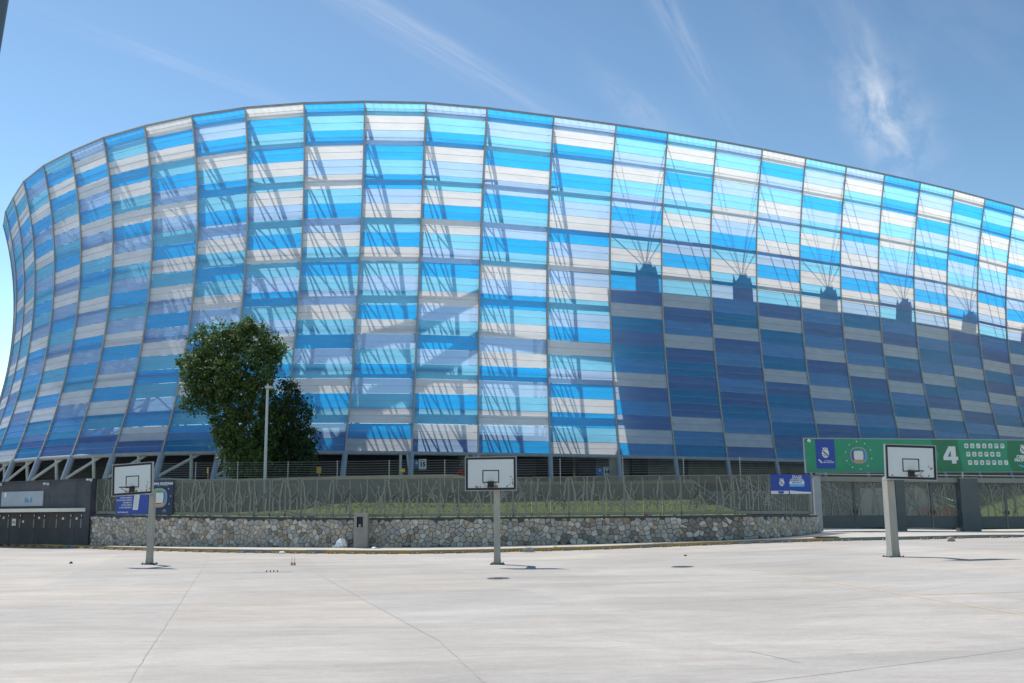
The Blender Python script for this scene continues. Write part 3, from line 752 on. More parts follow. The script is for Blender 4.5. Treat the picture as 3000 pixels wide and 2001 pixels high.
# electric fence above it
ef = wempty('electric_fence', tuple(wall_pts[0]), label='thin electric security wires on slim posts above the perforated fence', cat='electric fence')
eu = [205, 287, 350, 552, 679, 827, 976, 1132, 1302, 1470, 1649, 1834, 2012, 2189, 2388]
eps = []
for u in eu:
    if u < 262: continue
    p, d, n, zt, zf = wp(s_of_u(u)); p = p-n*.30; eps.append((p, zf)); mb = MB(); mb.tube((p.x, p.y, zf-.4), (p.x, p.y, zf+.92), .018, 6)
    for w_ in range(7): mb.tube((p.x, p.y, zf+.14+w_*.12), (p.x, p.y, zf+.17+w_*.12), .032, 6)
    mb.build('post', STEEL, ef)
for w_ in range(7):
    mb = MB()
    for (a, za), (b, zb_) in zip(eps[:-1], eps[1:]):
        m = (a+b)/2; z = .155+w_*.12
        mb.tube((a.x, a.y, za+z), (m.x, m.y, (za+zb_)/2+z-.012), .0055, 4); mb.tube((m.x, m.y, (za+zb_)/2+z-.012), (b.x, b.y, zb_+z), .0055, 4)
    mb.build('wire', STEEL, ef)
# ------------------------------------------------------------------ grass bank, retaining wall, terrace behind the fence
GRASS = mat('grass', (.15, .22, .045), .95, .35, 1.2, bump=.8, bscale=14, c2=(.19, .23, .07))
bank = MB(); ret = MB(); topc = MB(); ter = MB()
U1 = 2235; s1 = s_of_u(U1)
sv = [s1*k/40 for k in range(41)]
def inw(s, o, z):
    p, d, n, zt, zf = wp(s); return Vector((p.x-n.x*o, p.y-n.y*o, z))
GZ = 2.42
def gz(s):
    u = project(wp(s)[0])[0]; return GZ-.55*max(0, min(1, (900-u)/500))
def tzs(s):
    t = max(0, min(1, (project(wp(s)[0])[0]-1300)/350)); return TZ-.42*t*t*(3-2*t)
for a, b in zip(sv[:-1], sv[1:]):
    for o0_, o1_, z0, z1 in ((.45, 2.8, None, None), (2.8, 5.2, None, None)):
        za0 = wp(a)[3]-.05+(gz(a)-wp(a)[3])*(0 if o0_ < 1 else .6); zb0 = wp(b)[3]-.05+(gz(b)-wp(b)[3])*(0 if o0_ < 1 else .6)
        za1 = wp(a)[3]+(gz(a)-wp(a)[3])*(.6 if o0_ < 1 else 1); zb1 = wp(b)[3]+(gz(b)-wp(b)[3])*(.6 if o0_ < 1 else 1)
        bank.quad(inw(a, o0_, za0), inw(b, o0_, zb0), inw(b, o1_, zb1), inw(a, o1_, za1))
    ta_, tb_ = tzs(a), tzs(b)
    ret.hexa([inw(a, 5.2, 0), inw(b, 5.2, 0), inw(b, 5.6, 0), inw(a, 5.6, 0)], [inw(a, 5.2, ta_-.12), inw(b, 5.2, tb_-.12), inw(b, 5.6, tb_-.12), inw(a, 5.6, ta_-.12)])
    topc.hexa([inw(a, 5.12, ta_-.118), inw(b, 5.12, tb_-.118), inw(b, 5.65, tb_-.118), inw(a, 5.65, ta_-.118)], [inw(a, 5.12, ta_+.06), inw(b, 5.12, tb_+.06), inw(b, 5.65, tb_+.06), inw(a, 5.65, ta_+.06)])
tag(bank.build('grass_bank', GRASS, smooth=True), kind='structure')
# tufts so the grass has an edge
tm = MB()
for _ in range(6000):
    s = random.uniform(0, s1); o = random.uniform(.5, 5.1); t = (o-.45)/4.75; z = wp(s)[3]-.03+(gz(s)-wp(s)[3])*(t*1.2 if t < .5 else .6+(t-.5)*.8)
    p = inw(s, o, z); a = random.uniform(0, 6.28); h = random.uniform(.03, .09); w_ = .05
    dx, dy = math.cos(a)*w_, math.sin(a)*w_
    tm.quad(p+Vector((-dx, -dy, -.02)), p+Vector((dx, dy, -.02)), p+Vector((dx*1.4+random.uniform(-.05, .05), dy*1.4, h)))
tag(tm.build('grass', GRASS), 'short green grass covering the sloping bank behind the fence', 'grass', kind='stuff')
rt = wempty('retaining_wall', tuple(wall_pts[0]), label='plain grey retaining wall with sand-coloured top above the grass bank', cat='retaining wall')
ret.build('wall', CONC_D, rt); topc.build('coping', TAN, rt)
# dark recessed vents low in the retaining wall
for u in (640, 700, 740, 835, 870, 910, 985, 1020, 1065, 1110, 1155, 1220, 1300, 1365, 1385, 1500, 1560, 1640):
    s = s_of_u(u); p = inw(s, 5.18, GZ+.22); d, n = wp(s)[1], wp(s)[2]; mb = MB(); mb.box(p, (random.uniform(.3, .55), .06, .36), X=d, Y=n); mb.build('vent', SLATE, rt)
# terrace floor reaching back under the stadium
front = [inw(s, 5.6, tzs(s)-.01) for s in sv]
mb = MB()
for a, b in zip(front[:-1], front[1:]): mb.quad(a, b, Vector((b.x*1.6, b.y+45, TZ-.01)), Vector((a.x*1.6, a.y+45, TZ-.01)))
e = front[0]; mb.quad(Vector((-75, e.y+2, TZ-.01)), e, Vector((e.x*1.6, e.y+45, TZ-.01)), Vector((-90, e.y+45, TZ-.01)))
tag(mb.build('terrace', TAN), kind='structure')

# ------------------------------------------------------------------ steps behind the gates
STEP = mat('step_stone', (.15, .15, .145), .9, .12, 2); NOSE = mat('white_nosing', (.62, .62, .60), .7, .1, 3)
xa, xb = 14.6, 25.6; ys0 = 68.5; nst = 16; run = .42; SZ = 2.95; rise = (SZ-.42)/nst
stp = wempty('stairs', ((xa+xb)/2, ys0, .4), label='wide grey stone stairs with white step edges rising behind the gates', cat='stairs')
mb = MB(); xs_ = [12+k*2 for k in range(25)]
for a, b in zip(xs_[:-1], xs_[1:]): mb.quad((a, 57, g(a)+.143), (b, 57, g(b)+.143), (b, 100, g(b)+.143), (a, 100, g(a)+.143))
tag(mb.build('gate_court', PAVE), kind='structure')
for k in range(nst):
    z = .42+rise*(k+1); y = ys0+run*k
    m1 = MB(); m1.hexa([(xa, y, .3), (xb, y, .3), (xb, ys0+run*nst, .3), (xa, ys0+run*nst, .3)] if k == 0 else [(xa, y, z-rise), (xb, y, z-rise), (xb, ys0+run*nst, z-rise), (xa, ys0+run*nst, z-rise)],
                         [(xa, y, z), (xb, y, z), (xb, ys0+run*nst, z), (xa, ys0+run*nst, z)]); o = m1.build('step', STEP, stp)
    m2 = MB(); x = xa+.1
    while x < xb-.8:
        m2.box((x+.35, y+.02, z+.002), (.62, .09, .05)); x += .8
    m2.build('nosing', NOSE, stp)
mb = MB(); mb.hexa([(10, ys0+run*nst, .3), (70, ys0+run*nst, .3), (70, 120, .3), (10, 120, .3)], [(10, ys0+run*nst, SZ-.02), (70, ys0+run*nst, SZ-.02), (70, 120, SZ-.02), (10, 120, SZ-.02)])
tag(mb.build('upper_terrace', STEP), kind='structure')
RAIL = mat('white_rail', (.70, .70, .68), .4, .05, 3)
rails_l = ['handrail on the left edge of the stairs', 'handrail between the two stair flights, left of the middle gate pillar', 'handrail on the right edge of the stairs behind the middle gate', 'handrail slanting down behind the right-hand gate']
for kx, x in enumerate((15.4, 19.2, 24.9, 31.5)):
    h = wempty('handrail', (x, ys0, .4), label='white metal '+rails_l[kx], cat='handrail', group='stair handrails')
    a0, a1 = Vector((x, ys0-.5, .42)), Vector((x-(3.4 if kx == 3 else 2.2), ys0+run*nst, SZ))
    for hh in (.95, .55):
        m1 = MB(); m1.tube(a0+Vector((0, 0, hh)), a1+Vector((0, 0, hh)), .038, 6); m1.build('rail', RAIL, h)
    for t in (0, .2, .4, .6, .8, 1):
        q = a0.lerp(a1, t); m1 = MB(); m1.tube(q, q+Vector((0, 0, .95)), .03, 6); m1.build('baluster', RAIL, h)
mb = MB(); rwp = wempty('ramp_wall', (27, 70, .4), label='low white rendered ramp wall behind the middle gate', cat='wall')
mb.hexa([(23.6, 68.2, .4), (30.2, 68.2, .4), (30.2, 68.6, .4), (23.6, 68.6, .4)], [(23.6, 68.2, 3.0), (27.5, 68.2, 3.0), (27.5, 68.6, 3.0), (23.6, 68.6, 3.0)]); mb.build('wall', mat('white_render', (.80, .79, .76), .9, .1, 1), rwp)
mb = MB(); pl = wempty('rust_planter', (29, 67.4, .4), label='long rust-orange steel planter standing behind the right gates', cat='planter')
mb.box((29.1, 67.5, 1.05), (4.0, .5, 1.25)); mb.build('trough', mat('rusty_steel', (.36, .15, .055), .9, .3, 3), pl)
mb = MB(); mb.hexa([(30.3, 69, .4), (52, 69, .4), (52, 76.5, .4), (30.3, 76.5, .4)], [(30.3, 69, .9), (52, 69, .9), (52, 76.5, 2.9), (30.3, 76.5, 2.9)])
tag(mb.build('grass_slope', GRASS), kind='structure')

# ------------------------------------------------------------------ gates
gl = on_ground(2400, 1557, .15); gr = on_ground(3200, 1552, .15); gd = (gr-gl); gd.z = 0; gd.normalize(); gn = Vector((gd.y, -gd.x, 0))
def gp(u, off=0.0):
    """point of the gate line seen at column u"""
    lo, hi = -2.0, 40.0
    for _ in range(40):
        m = (lo+hi)/2; p = gl+gd*m-gn*off
        if project(p)[0] < u: lo = m
        else: hi = m
    p = gl+gd*lo-gn*off; return Vector((p.x, p.y, g(p.x)+.15))
def gzat(p, v): return HC+ray(project(p)[0], v).z/ray(project(p)[0], v).y*p.y
mid = gp(2700); GT = gzat(mid, 1413)-mid.z; GB = gzat(mid, 1546)-mid.z; GS = gzat(mid, 1512)-mid.z; BT = gzat(mid, 1399)-mid.z
pills = [('slim pale gate pillar with painted-on sunlight beside the end of the rubble wall', 2383, 2403, STEEL), ('square dark gate pillar behind the right basketball hoop', 2622, 2648, FENCE_D), ('broad dark gate pillar under the large number four on the banner', 2812, 2864, FENCE_D), ('dark gate pillar beyond the right edge of the banner icons', 3052, 3090, FENCE_D)]  # first pillar: pale material stands in for its sunlit side face
for lab, u0, u1, m_ in pills:
    a, b = gp(u0), gp(u1); c = (a+b)/2; wd = (b-a).length; t = wempty('gate_pillar', tuple(c), label=lab, cat='gate pillar', group='gate pillars')
    mb = MB(); mb.box((c.x, c.y, c.z+BT/2), (wd, .7, BT), X=gd, Y=gn); mb.build('shaft', m_, t)
    mb = MB(); mb.box((c.x, c.y, c.z+BT+.03), (wd+.08, .78, .06), X=gd, Y=gn); mb.build('cap', FENCE, t)
lt = wempty('gate_lintel', tuple(gp(2700)), label='long grey-green steel lintel running over all the gates', cat='lintel')
a, b = gp(2404), gp(3200); c = (a+b)/2
mb = MB(); mb.beam(a+Vector((0, 0, (GT+BT)/2)), b+Vector((0, 0, (GT+BT)/2)), BT-GT, .28, gn); mb.build('beam', FENCE, lt)
mb = MB(); mb.beam(a+Vector((0, 0, BT+.16))-gn*.2, b+Vector((0, 0, BT+.16))-gn*.2, .04, .04, gn); mb.build('rail', RAIL, lt)
GP = [(2405, 2508, 'left leaf of the double gate next to the rubble wall'), (2509, 2621, 'right leaf of the double gate left of the right basketball hoop'), (2649, 2734, 'left leaf of the middle double gate, right of the basketball post'),
      (2736, 2811, 'right leaf of the middle double gate, below the number four'), (2866, 2952, 'left leaf of the gate under the banner icons'), (2954, 3051, 'gate leaf at the right edge of the photo')]
for k, (u0, u1, lab) in enumerate(GP):
    a, b = gp(u0, .05), gp(u1, .05); wd = (b-a).length; c = (a+b)/2; t = empty('gate', (c.x, c.y, c.z), math.atan2(gd.y, gd.x), label='dark grey gate, '+lab, cat='gate', group='gates beside the rubble wall')
    z0 = GB
    mb = MB(); mb.box((0, 0, (z0+GS)/2), (wd-.03, .05, GS-z0)); mb.build('lower_panel', FENCE_D, t, local=True)
    mb = MB(); mb.box((0, .02, (GS+GT)/2), (wd-.03, .006, GT-GS)); mb.build('perforated_sheet', mesh_sheet('gate_sheet', (.20, .205, .195), .48) if k < 3 else mesh_sheet('open_sheet', (.17, .175, .165), .60), t, local=True)
    mb = branches(wd-.05, GT-GS-.05, 90+k, .0); mb.v = [(x, y-.02, z+GS+.02) for x, y, z in mb.v]; mb.build('branch_pattern', FENCE, t, local=True)['kind'] = 'stuff'
    mb = MB()
    for sx in (-1, 1): mb.box((sx*(wd/2-.03), -.01, (z0+GT)/2), (.055, .07, GT-z0))
    mb.box((0, -.012, GT-.03), (wd-.12, .06, .05)); mb.box((0, -.012, GS), (wd-.12, .06, .05)); mb.build('frame', FENCE_D, t, local=True)
    mb = MB(); mb.box(((wd/2-.10)*(1 if k % 2 == 0 else -1), -.06, 1.15), (.05, .05, .22)); mb.build('handle', BLACK, t, local=True)

# ------------------------------------------------------------------ signs
NAVY = mat('navy_print', (.010, .022, .075), .5, .08, 2); BLUE = mat('royal_blue_print', (.018, .060, .36), .5, .06, 2); SKYB = mat('sky_blue_print', (.13, .42, .75), .5, .05, 2)
GREEN = mat('green_print', (.022, .27, .155), .5, .06, 1.5); GREEN_D = mat('dark_green_print', (.018, .17, .085), .5, .06, 1.5); PW = mat('white_print', (.66, .68, .72), .5, .04, 2)
ORANGE = mat('orange_print', (.62, .30, .06), .5, .05, 2); PURPLE = mat('purple_print', (.09, .07, .32), .5, .05, 2); GREY_P = mat('grey_print', (.28, .31, .36), .5, .08, 2)
DKP = mat('dark_print', (.02, .07, .06), .5, .05, 2)
def crest(frame, x, z, s, par):
    """club badge: pale scalloped round shield with a dark diagonal sash, crown of blocks on top"""
    n = 26; pts = [(x+s*(.86+.10*(k % 2))*math.cos(6.283*k/n)*.86, z+s*(.86+.10*(k % 2))*math.sin(6.283*k/n)) for k in range(n)]
    mb = poly(frame, pts, .008, .012); top = [(x-.5*s, z+.7*s), (x-.62*s, z+1.15*s), (x-.2*s, z+1.0*s), (x+.05*s, z+1.2*s), (x+.25*s, z+1.0*s), (x+.62*s, z+1.12*s), (x+.5*s, z+.7*s)]
    poly(frame, top, .007, .012, mb); mb.build('crest', PW, par)
    mb = poly(frame, [(x-.62*s, z+.38*s), (x-.40*s, z+.50*s), (x+.62*s, z-.42*s), (x+.45*s, z-.58*s)], .004, .0215)
    poly(frame, [(x-.35*s, z+.75*s), (x+.3*s, z+.82*s), (x+.3*s, z+.92*s), (x-.35*s, z+.85*s)], .004, .0215, mb)
    poly(frame, [(x-.5*s, z-.25*s), (x-.1*s, z-.62*s), (x-.02*s, z-.55*s), (x-.42*s, z-.17*s)], .004, .0215, mb); mb.build('crest_sash', NAVY, par)
def ring(frame, x, z, rx, rz, a0, a1, wd, m_, par, name, e=2.6, off=.014, n=22):
    """arc of a rounded-square ring"""
    def pt(a, k):
        ca, sa = math.cos(a), math.sin(a); return (x+(rx*k)*math.copysign(abs(ca)**(2/e), ca), z+(rz*k)*math.copysign(abs(sa)**(2/e), sa))
    mb = MB()
    for i in range(n):
        t0, t1 = a0+(a1-a0)*i/n, a0+(a1-a0)*(i+1)/n
        poly(frame, [pt(t0, 1-wd), pt(t0, 1), pt(t1, 1), pt(t1, 1-wd)], .006, off, mb)
    return mb.build(name, m_, par)
def stadium_map(frame, x, z, r, par, half=False):
    ring(frame, x, z, r, r*.86, 0, 6.2832, .16, GREY_P, par, 'map_outline')
    c = math.pi
    ring(frame, x, z, r*.84, r*.72, .25*c, .75*c, .26, GREEN if not half else mat('map_green', (.1, .42, .16), .5, .05, 2), par, 'map_stand')
    ring(frame, x, z, r*.84, r*.72, -.25*c, .25*c, .26, mat('map_blue', (.04, .22, .55), .5, .05, 2), par, 'map_stand')
    ring(frame, x, z, r*.84, r*.72, .75*c, 1.25*c, .26, PURPLE, par, 'map_stand'); ring(frame, x, z, r*.84, r*.72, 1.25*c, 1.75*c, .26, ORANGE, par, 'map_stand')
    poly(frame, [(x-r*.52, z-r*.46), (x+r*.52, z-r*.46), (x+r*.56, z), (x+r*.52, z+r*.46), (x-r*.52, z+r*.46), (x-r*.56, z)], .006, .014).build('map_pitch', PW, par)
def rrect(x0, x1, z0, z1, r, n=3):
    out = []
    for cx_, cz_, a in ((x1-r, z0+r, -90), (x1-r, z1-r, 0), (x0+r, z1-r, 90), (x0+r, z0+r, 180)):
        for k in range(n+1): t = R(a+90*k/n); out.append((cx_+r*math.cos(t), cz_+r*math.sin(t)))
    return out
# green banner over the gates
A = gp(2371, .5); B = gp(3140, .5); X = (B-A).normalized(); X.z = 0; X.normalize(); Nn = Vector((X.y, -X.x, 0)); zb_ = gzat(A, 1382); zt_ = gzat(A, 1285); Hb = zt_-zb_; Lb = (B-A).length
fr = (Vector((A.x, A.y, zb_)), X, Vector((0, 0, 1)), Nn)
def bx(u):
    lo, hi = -1.0, Lb+2
    for _ in range(40):
        m = (lo+hi)/2; p = fr[0]+X*m+Vector((0, 0, Hb/2))
        if project(p)[0] < u: lo = m
        else: hi = m
    return lo
def bz(v, u=2700): p = fr[0]+X*bx(u); return gzat(Vector((p.x, p.y, 0)), v)-zb_
ban = wempty('green_banner', tuple(fr[0]), label='long green banner with stadium map, big number four and white icons above the gates', cat='banner')
plate(fr, 0, Lb, 0, Hb, .02, -.012).build('cloth', GREEN, ban)
fm = plate(fr, -.05, Lb+.05, Hb, Hb+.06, .06, -.03); poly(fr, [(-.06, -.06), (-.01, -.06), (-.01, Hb), (-.06, Hb)], .06, -.03, fm); poly(fr, [(-.01, -.06), (Lb, -.06), (Lb, -.01), (-.01, -.01)], .04, -.03, fm); fm.build('frame', STEEL, ban)
x0, x1 = bx(2390), bx(2446); poly(fr, rrect(x0, x1, Hb*.09, Hb+.3, .12)[:4]+rrect(x0, x1, Hb*.09, Hb*.985, .005)[4:12]+rrect(x0, x1, Hb*.09, Hb+.3, .12)[12:], .004, .0085).build('blue_field', BLUE, ban)
crest(fr, (x0+x1)/2, Hb*.56, Hb*.155, ban)
poly(fr, [(x0+.12, Hb*.37), (x0+.26, Hb*.37), (x0+.44, Hb*.26), (x0+.33, Hb*.26)], .004, .0135).build('stripe_logo', PW, ban)
put_text('LA FRANJA', .10, PW, ban, fr, ((x0+x1)/2+.16, Hb*.335), off=.013); put_text('QUE NOS UNE', .11, PW, ban, fr, ((x0+x1)/2+.18, Hb*.285), .004, off=.013)
stadium_map(fr, bx(2515), Hb*.5, Hb*.30, ban)
ring(fr, bx(2515), Hb*.5, Hb*.47, Hb*.43, 0, 6.28, .012, GREY_P, ban, 'map_circle', e=2.0, off=.009, n=40)
mb = MB()
for k in range(10):
    a_ = .4+k*.628; cx_, cz_ = bx(2515)+Hb*.465*math.cos(a_), Hb*.5+Hb*.425*math.sin(a_); poly(fr, [(cx_+.04*math.cos(t*1.05), cz_+.05*math.sin(t*1.05)) for t in range(6)], .004, .016, mb)
mb.build('gate_dots', PW, ban)
xa_, xb_ = bx(2732), bx(2812)
poly(fr, [(xa_, 0.0), (bx(2752), Hb*.55), (xa_-.08, Hb*.99), (xb_-.10, Hb*.99), (xb_+.03, Hb*.45), (xb_+.15, 0.0)], .004, .0085).build('dark_field', GREEN_D, ban)
# the big 4, drawn as a heavy block figure
fx, fz, fs = bx(2763), bz(1358), bz(1307)-bz(1358)
big4 = MB(); W4 = bx(2806)-bx(2763)
q = lambda a_, b_: (fx+a_*W4, fz+b_*fs)
poly(fr, [q(0, .20), q(1, .20), q(1, .40), q(0, .40)], .006, .0135, big4); poly(fr, [q(.56, 0), q(.86, 0), q(.86, .20), q(.56, .20)], .006, .0135, big4)
poly(fr, [q(.52, .40), q(.86, .40), q(.86, 1), q(.52, 1)], .006, .0135, big4); poly(fr, [q(0, .40), q(.30, .40), q(.52, .76), q(.52, 1), q(.40, 1)], .006, .0135, big4); big4.build('number_four', PW, ban)
glyphs = 'O!+=/%&@#x~o*^'
gi = 0
for row, (v0, u_s, cnt_) in enumerate(((1305, 2833, 7), (1330, 2837, 6), (1355, 2840, 7))):
    for k in range(cnt_):
        cx_, cz_ = bx(u_s+k*17.6), bz(v0); s_ = .148
        poly(fr, rrect(cx_-s_, cx_+s_, cz_-s_, cz_+s_, .06), .004, .0085).build('icon', PW, ban)
        rr = random.Random(gi); gi += 1; mb = MB(); kind = rr.randrange(5)
        if kind == 0: poly(fr, [(cx_-.10, cz_-.08), (cx_-.06, cz_-.11), (cx_+.10, cz_+.09), (cx_+.07, cz_+.11)], .003, .0135, mb)
        elif kind == 1: poly(fr, rrect(cx_-.06, cx_+.06, cz_-.10, cz_+.04, .02), .003, .0135, mb); poly(fr, [(cx_-.025, cz_+.05), (cx_+.025, cz_+.05), (cx_+.02, cz_+.11), (cx_-.02, cz_+.11)], .003, .0135, mb)
        elif kind == 2: poly(fr, [(cx_-.11, cz_+.0), (cx_+.11, cz_+.0), (cx_+.06, cz_+.09), (cx_-.06, cz_+.09)], .003, .0135, mb); poly(fr, [(cx_-.01, cz_-.11), (cx_+.01, cz_-.11), (cx_+.01, cz_-.005), (cx_-.01, cz_-.005)], .003, .0135, mb)
        elif kind == 3: poly(fr, [(cx_+.085*math.cos(t*.785), cz_+.085*math.sin(t*.785)) for t in range(8)], .003, .0135, mb)
        else: poly(fr, [(cx_-.10, cz_-.10), (cx_-.07, cz_-.10), (cx_-.07, cz_+.09), (cx_-.10, cz_+.09)], .003, .0135, mb); poly(fr, [(cx_-.065, cz_+.0), (cx_+.09, cz_+.0), (cx_+.09, cz_+.09), (cx_-.065, cz_+.09)], .003, .0135, mb)
        mb.build('icon_glyph', GREY_P, ban)
        poly(fr, [(cx_-.10, cz_-.26), (cx_+.10, cz_-.26), (cx_+.10, cz_-.235), (cx_-.10, cz_-.235)], .003, .0085).build('icon_caption', DKP, ban)
xc = bx(2955); poly(fr, [(xc+.18, 0.0), (xc-.12, Hb*.45), (xc, Hb*.99), (Lb-.01, Hb*.99), (Lb-.01, 0.0)], .004, .0085).build('dark_field', GREEN_D, ban)
crest(fr, bx(2998), Hb*.70, Hb*.14, ban); put_text('OBJETOS', .27, PW, ban, fr, (bx(3003), Hb*.47), .012, off=.014, sx=1.25); put_text('PROHIBIDOS', .27, PW, ban, fr, (bx(3003), Hb*.36), .012, off=.014, sx=1.1)
poly(fr, [(bx(2981), Hb*.22), (bx(3000), Hb*.16), (bx(3020), Hb*.19), (bx(3000), Hb*.12), (bx(2984), Hb*.17)], .004, .0135).build('logo', SKYB, ban)
for u in (2376, 2598, 2818, 3052):
    x = bx(u); p = fr[0]+X*x; mb = MB(); mb.box((p.x-Nn.x*.06, p.y-Nn.y*.06, (mid.z+BT+zb_+Hb)/2), (.08, .08, zb_+Hb-mid.z-BT), X=X, Y=Nn); mb.build('post', STEEL, ban)
p = fr[0]+X*.25+Vector((0, 0, Hb*.93))+Nn*.12; mb = MB(); mb.tube(p-Nn*.1, p+Nn*.08, .09, 10); mb.tube(p+Nn*.08, p+Nn*.12-Vector((0, 0, .08)), .06, 8)
tag(mb.build('floodlight', PW), 'small white lamp at the upper left corner of the green banner', 'lamp')

def board(name, lab, cat, u0, u1, v0, v1, Y, m_, fence_s=None, face=False):
    """flat board hung on the fence between columns u0..u1"""
    s = s_of_u((u0+u1)/2) if fence_s is None else fence_s; p, d, n, zt, zf = wp(s)
    if face: d, n = Vector((.966, .259, 0)), Vector((.259, -.966, 0))
    a = p+n*Y; k = a.y
    lo = at(u0, v1, 1); 
    def hit(u, v):
        r = ray(u, v); t = (a-Vector((0, 0, HC))).dot(n)/r.dot(n); return Vector((0, 0, HC))+r*t
    bl, br, tl = hit(u0, v1), hit(u1, v1), hit(u0, v0); o_ = Vector((bl.x, bl.y, bl.z)); wd = (br-bl).dot(d); hg = tl.z-bl.z
    f_ = (o_, d, Vector((0, 0, 1)), n); e_ = wempty(name, tuple(o_), label=lab, cat=cat); plate(f_, 0, wd, 0, hg, .03, -.022).build('board', m_, e_)
    return e_, f_, wd, hg
e_, f_, wd, hg = board('map_sign', 'dark navy sign headed MAPA DE ZONAS with a coloured stadium map', 'sign', 436, 505, 1409, 1509, -.16, NAVY)
put_text('MAPA DE ZONAS', .19, PW, e_, f_, (wd*.54, hg*.91), .008); put_text('ESTADIO CUAUHTEMOC', .075, GREY_P, e_, f_, (wd*.54, hg*.85), .002)
stadium_map(f_, wd*.40, hg*.50, wd*.36, e_, True)
mb = MB()
for k in range(8):
    a_ = -1.0+k*.55; poly(f_, [(wd*.40+wd*.50*math.cos(a_)+.05*math.cos(t*1.05), hg*.50+wd*.46*math.sin(a_)+.05*math.sin(t*1.05)) for t in range(6)], .004, .012, mb)
mb.build('gate_dots', SKYB, e_); put_text('PUERTAS', .07, GREY_P, e_, f_, (wd*.66, hg*.13), .002); put_text('ACCESOS', .07, GREY_P, e_, f_, (wd*.64, hg*.09), .002)
e_, f_, wd, hg = board('price_sign', 'blue sign listing ticket zones in white beside a pale price column', 'sign', 339, 433, 1440, 1508, -.16, BLUE)
for k, s in enumerate(('GENERAL SUR', 'CABECERA ORIENTE', 'LATERAL PONIENTE', 'PALCOS ZONA PONIENTE', 'CABECERA SUR', 'PLATEA ORIENTE', 'PLATEA PREFERENTE')):
    put_text(s, .105, PW, e_, f_, (wd*.50, hg*(.93-.105*k)), .003, align='RIGHT')
put_text('BOLETOMOVIL.COM', .09, PW, e_, f_, (wd*.06, hg*.10), .003, align='LEFT')
poly(f_, [(wd*.53, hg*.20), (wd*.69, hg*.20), (wd*.74, hg*.99), (wd*.57, hg*.99)], .004, .009).build('price_column', PW, e_)
mb = MB()
for k in range(8): poly(f_, [(wd*.585, hg*(.92-.085*k)), (wd*.66, hg*(.92-.085*k)), (wd*.66, hg*(.935-.085*k)), (wd*.585, hg*(.935-.085*k))], .003, .0135, mb)
mb.build('price_print', GREY_P, e_)
e_, f_, wd, hg = board('queue_sign', 'royal blue access sign with club crest and pale two-tone bar on the fence', 'sign', 2258, 2377, 1390, 1448, .75, BLUE, face=True)
crest(f_, wd*.28, hg*.58, hg*.19, e_)
for k, s in enumerate(('FILA DE', 'ACCESO', 'EXCLUSIVA')): put_text(s, .16, PW, e_, f_, (wd*.66, hg*(.89-.10*k)), .004)
poly(f_, rrect(wd*.47, wd*.84, hg*.51, hg*.645, .03), .004, .009).build('white_bar', PW, e_); poly(f_, rrect(wd*.47, wd*.84, hg*.38, hg*.505, .03), .004, .009).build('blue_bar', SKYB, e_)
put_text('ABONADOS', .11, BLUE, e_, f_, (wd*.655, hg*.58), .003, off=.014)
poly(f_, [(.01, .01), (wd*.44, .01), (wd*.44, hg*.17), (.01, hg*.17)], .004, .009).build('lower_strip', PW, e_)
poly(f_, [(wd*.47, .01), (wd-.01, .01), (wd-.01, hg*.10), (wd*.7, hg*.13), (wd*.47, hg*.19)], .004, .009).build('lower_strip', PW, e_)
poly(f_, [(wd*.20, hg*.03), (wd*.31, hg*.03), (wd*.33, hg*.15), (wd*.17, hg*.15)], .003, .0135).build('emblem', BLUE, e_)

# door number signs on the dark wall under the facade
def wall_sign(name, lab, u0, u1, v0, v1, Y, num, sub, blue_w):
    a, b, c = at(u0, v1, Y), at(u1, v1, Y), at(u0, v0, Y); X_ = Vector((1, 0, 0)); f_ = (a, X_, Vector((0, 0, 1)), Vector((0, -1, 0))); e_ = wempty(name, tuple(a), label=lab, cat='sign', group='door number signs')
    wd, hg = b.x-a.x, c.z-a.z; plate(f_, 0, wd, 0, hg, .03, -.02).build('board', PW, e_); put_text(num, hg*.62, BLACK, e_, f_, (wd*.5, hg*.42), .03); put_text(sub, hg*.16, BLUE, e_, f_, (wd*.5, hg*.84), .004)
    plate(f_, -blue_w*wd, -.02, hg*.02, hg*.98, .03, -.02).build('blue_board', mat('door_blue', (.02, .14, .42), .5, .05, 2), e_)
    crest(f_, -blue_w*wd*.5, hg*.6, hg*.16, e_); plate(f_, 0, wd, -hg*.12, -hg*.02, .03, -.02).build('lower_strip', GREY_P, e_)
wall_sign('door_sign', 'white door sign reading 15 above the fence, left of the middle hoop', 1227, 1249, 1345, 1373, 74.5, '15', 'PUERTA', .62)
wall_sign('door_sign', 'white and blue door sign reading 16 beside the large tree', 678, 696, 1347, 1372, 73.0, '16', 'PUERTA', 1.0)
wall_sign('door_sign', 'dim door sign reading 14 partly behind a pale column right of the middle hoop', 1769, 1788, 1368, 1393, 83.5, '14', 'PUERTA', 1.2)
p = at(1790, 1400, 82.5); cp = wempty('pale_column', (p.x, p.y, TZ), label='pale square column standing in shade beside the door sign 14', cat='column'); mb = MB(); mb.box((p.x+.25, p.y, (TZ+7.0)/2), (.75, .4, 7.0-TZ+.1)); mb.build('shaft', CONC, cp)
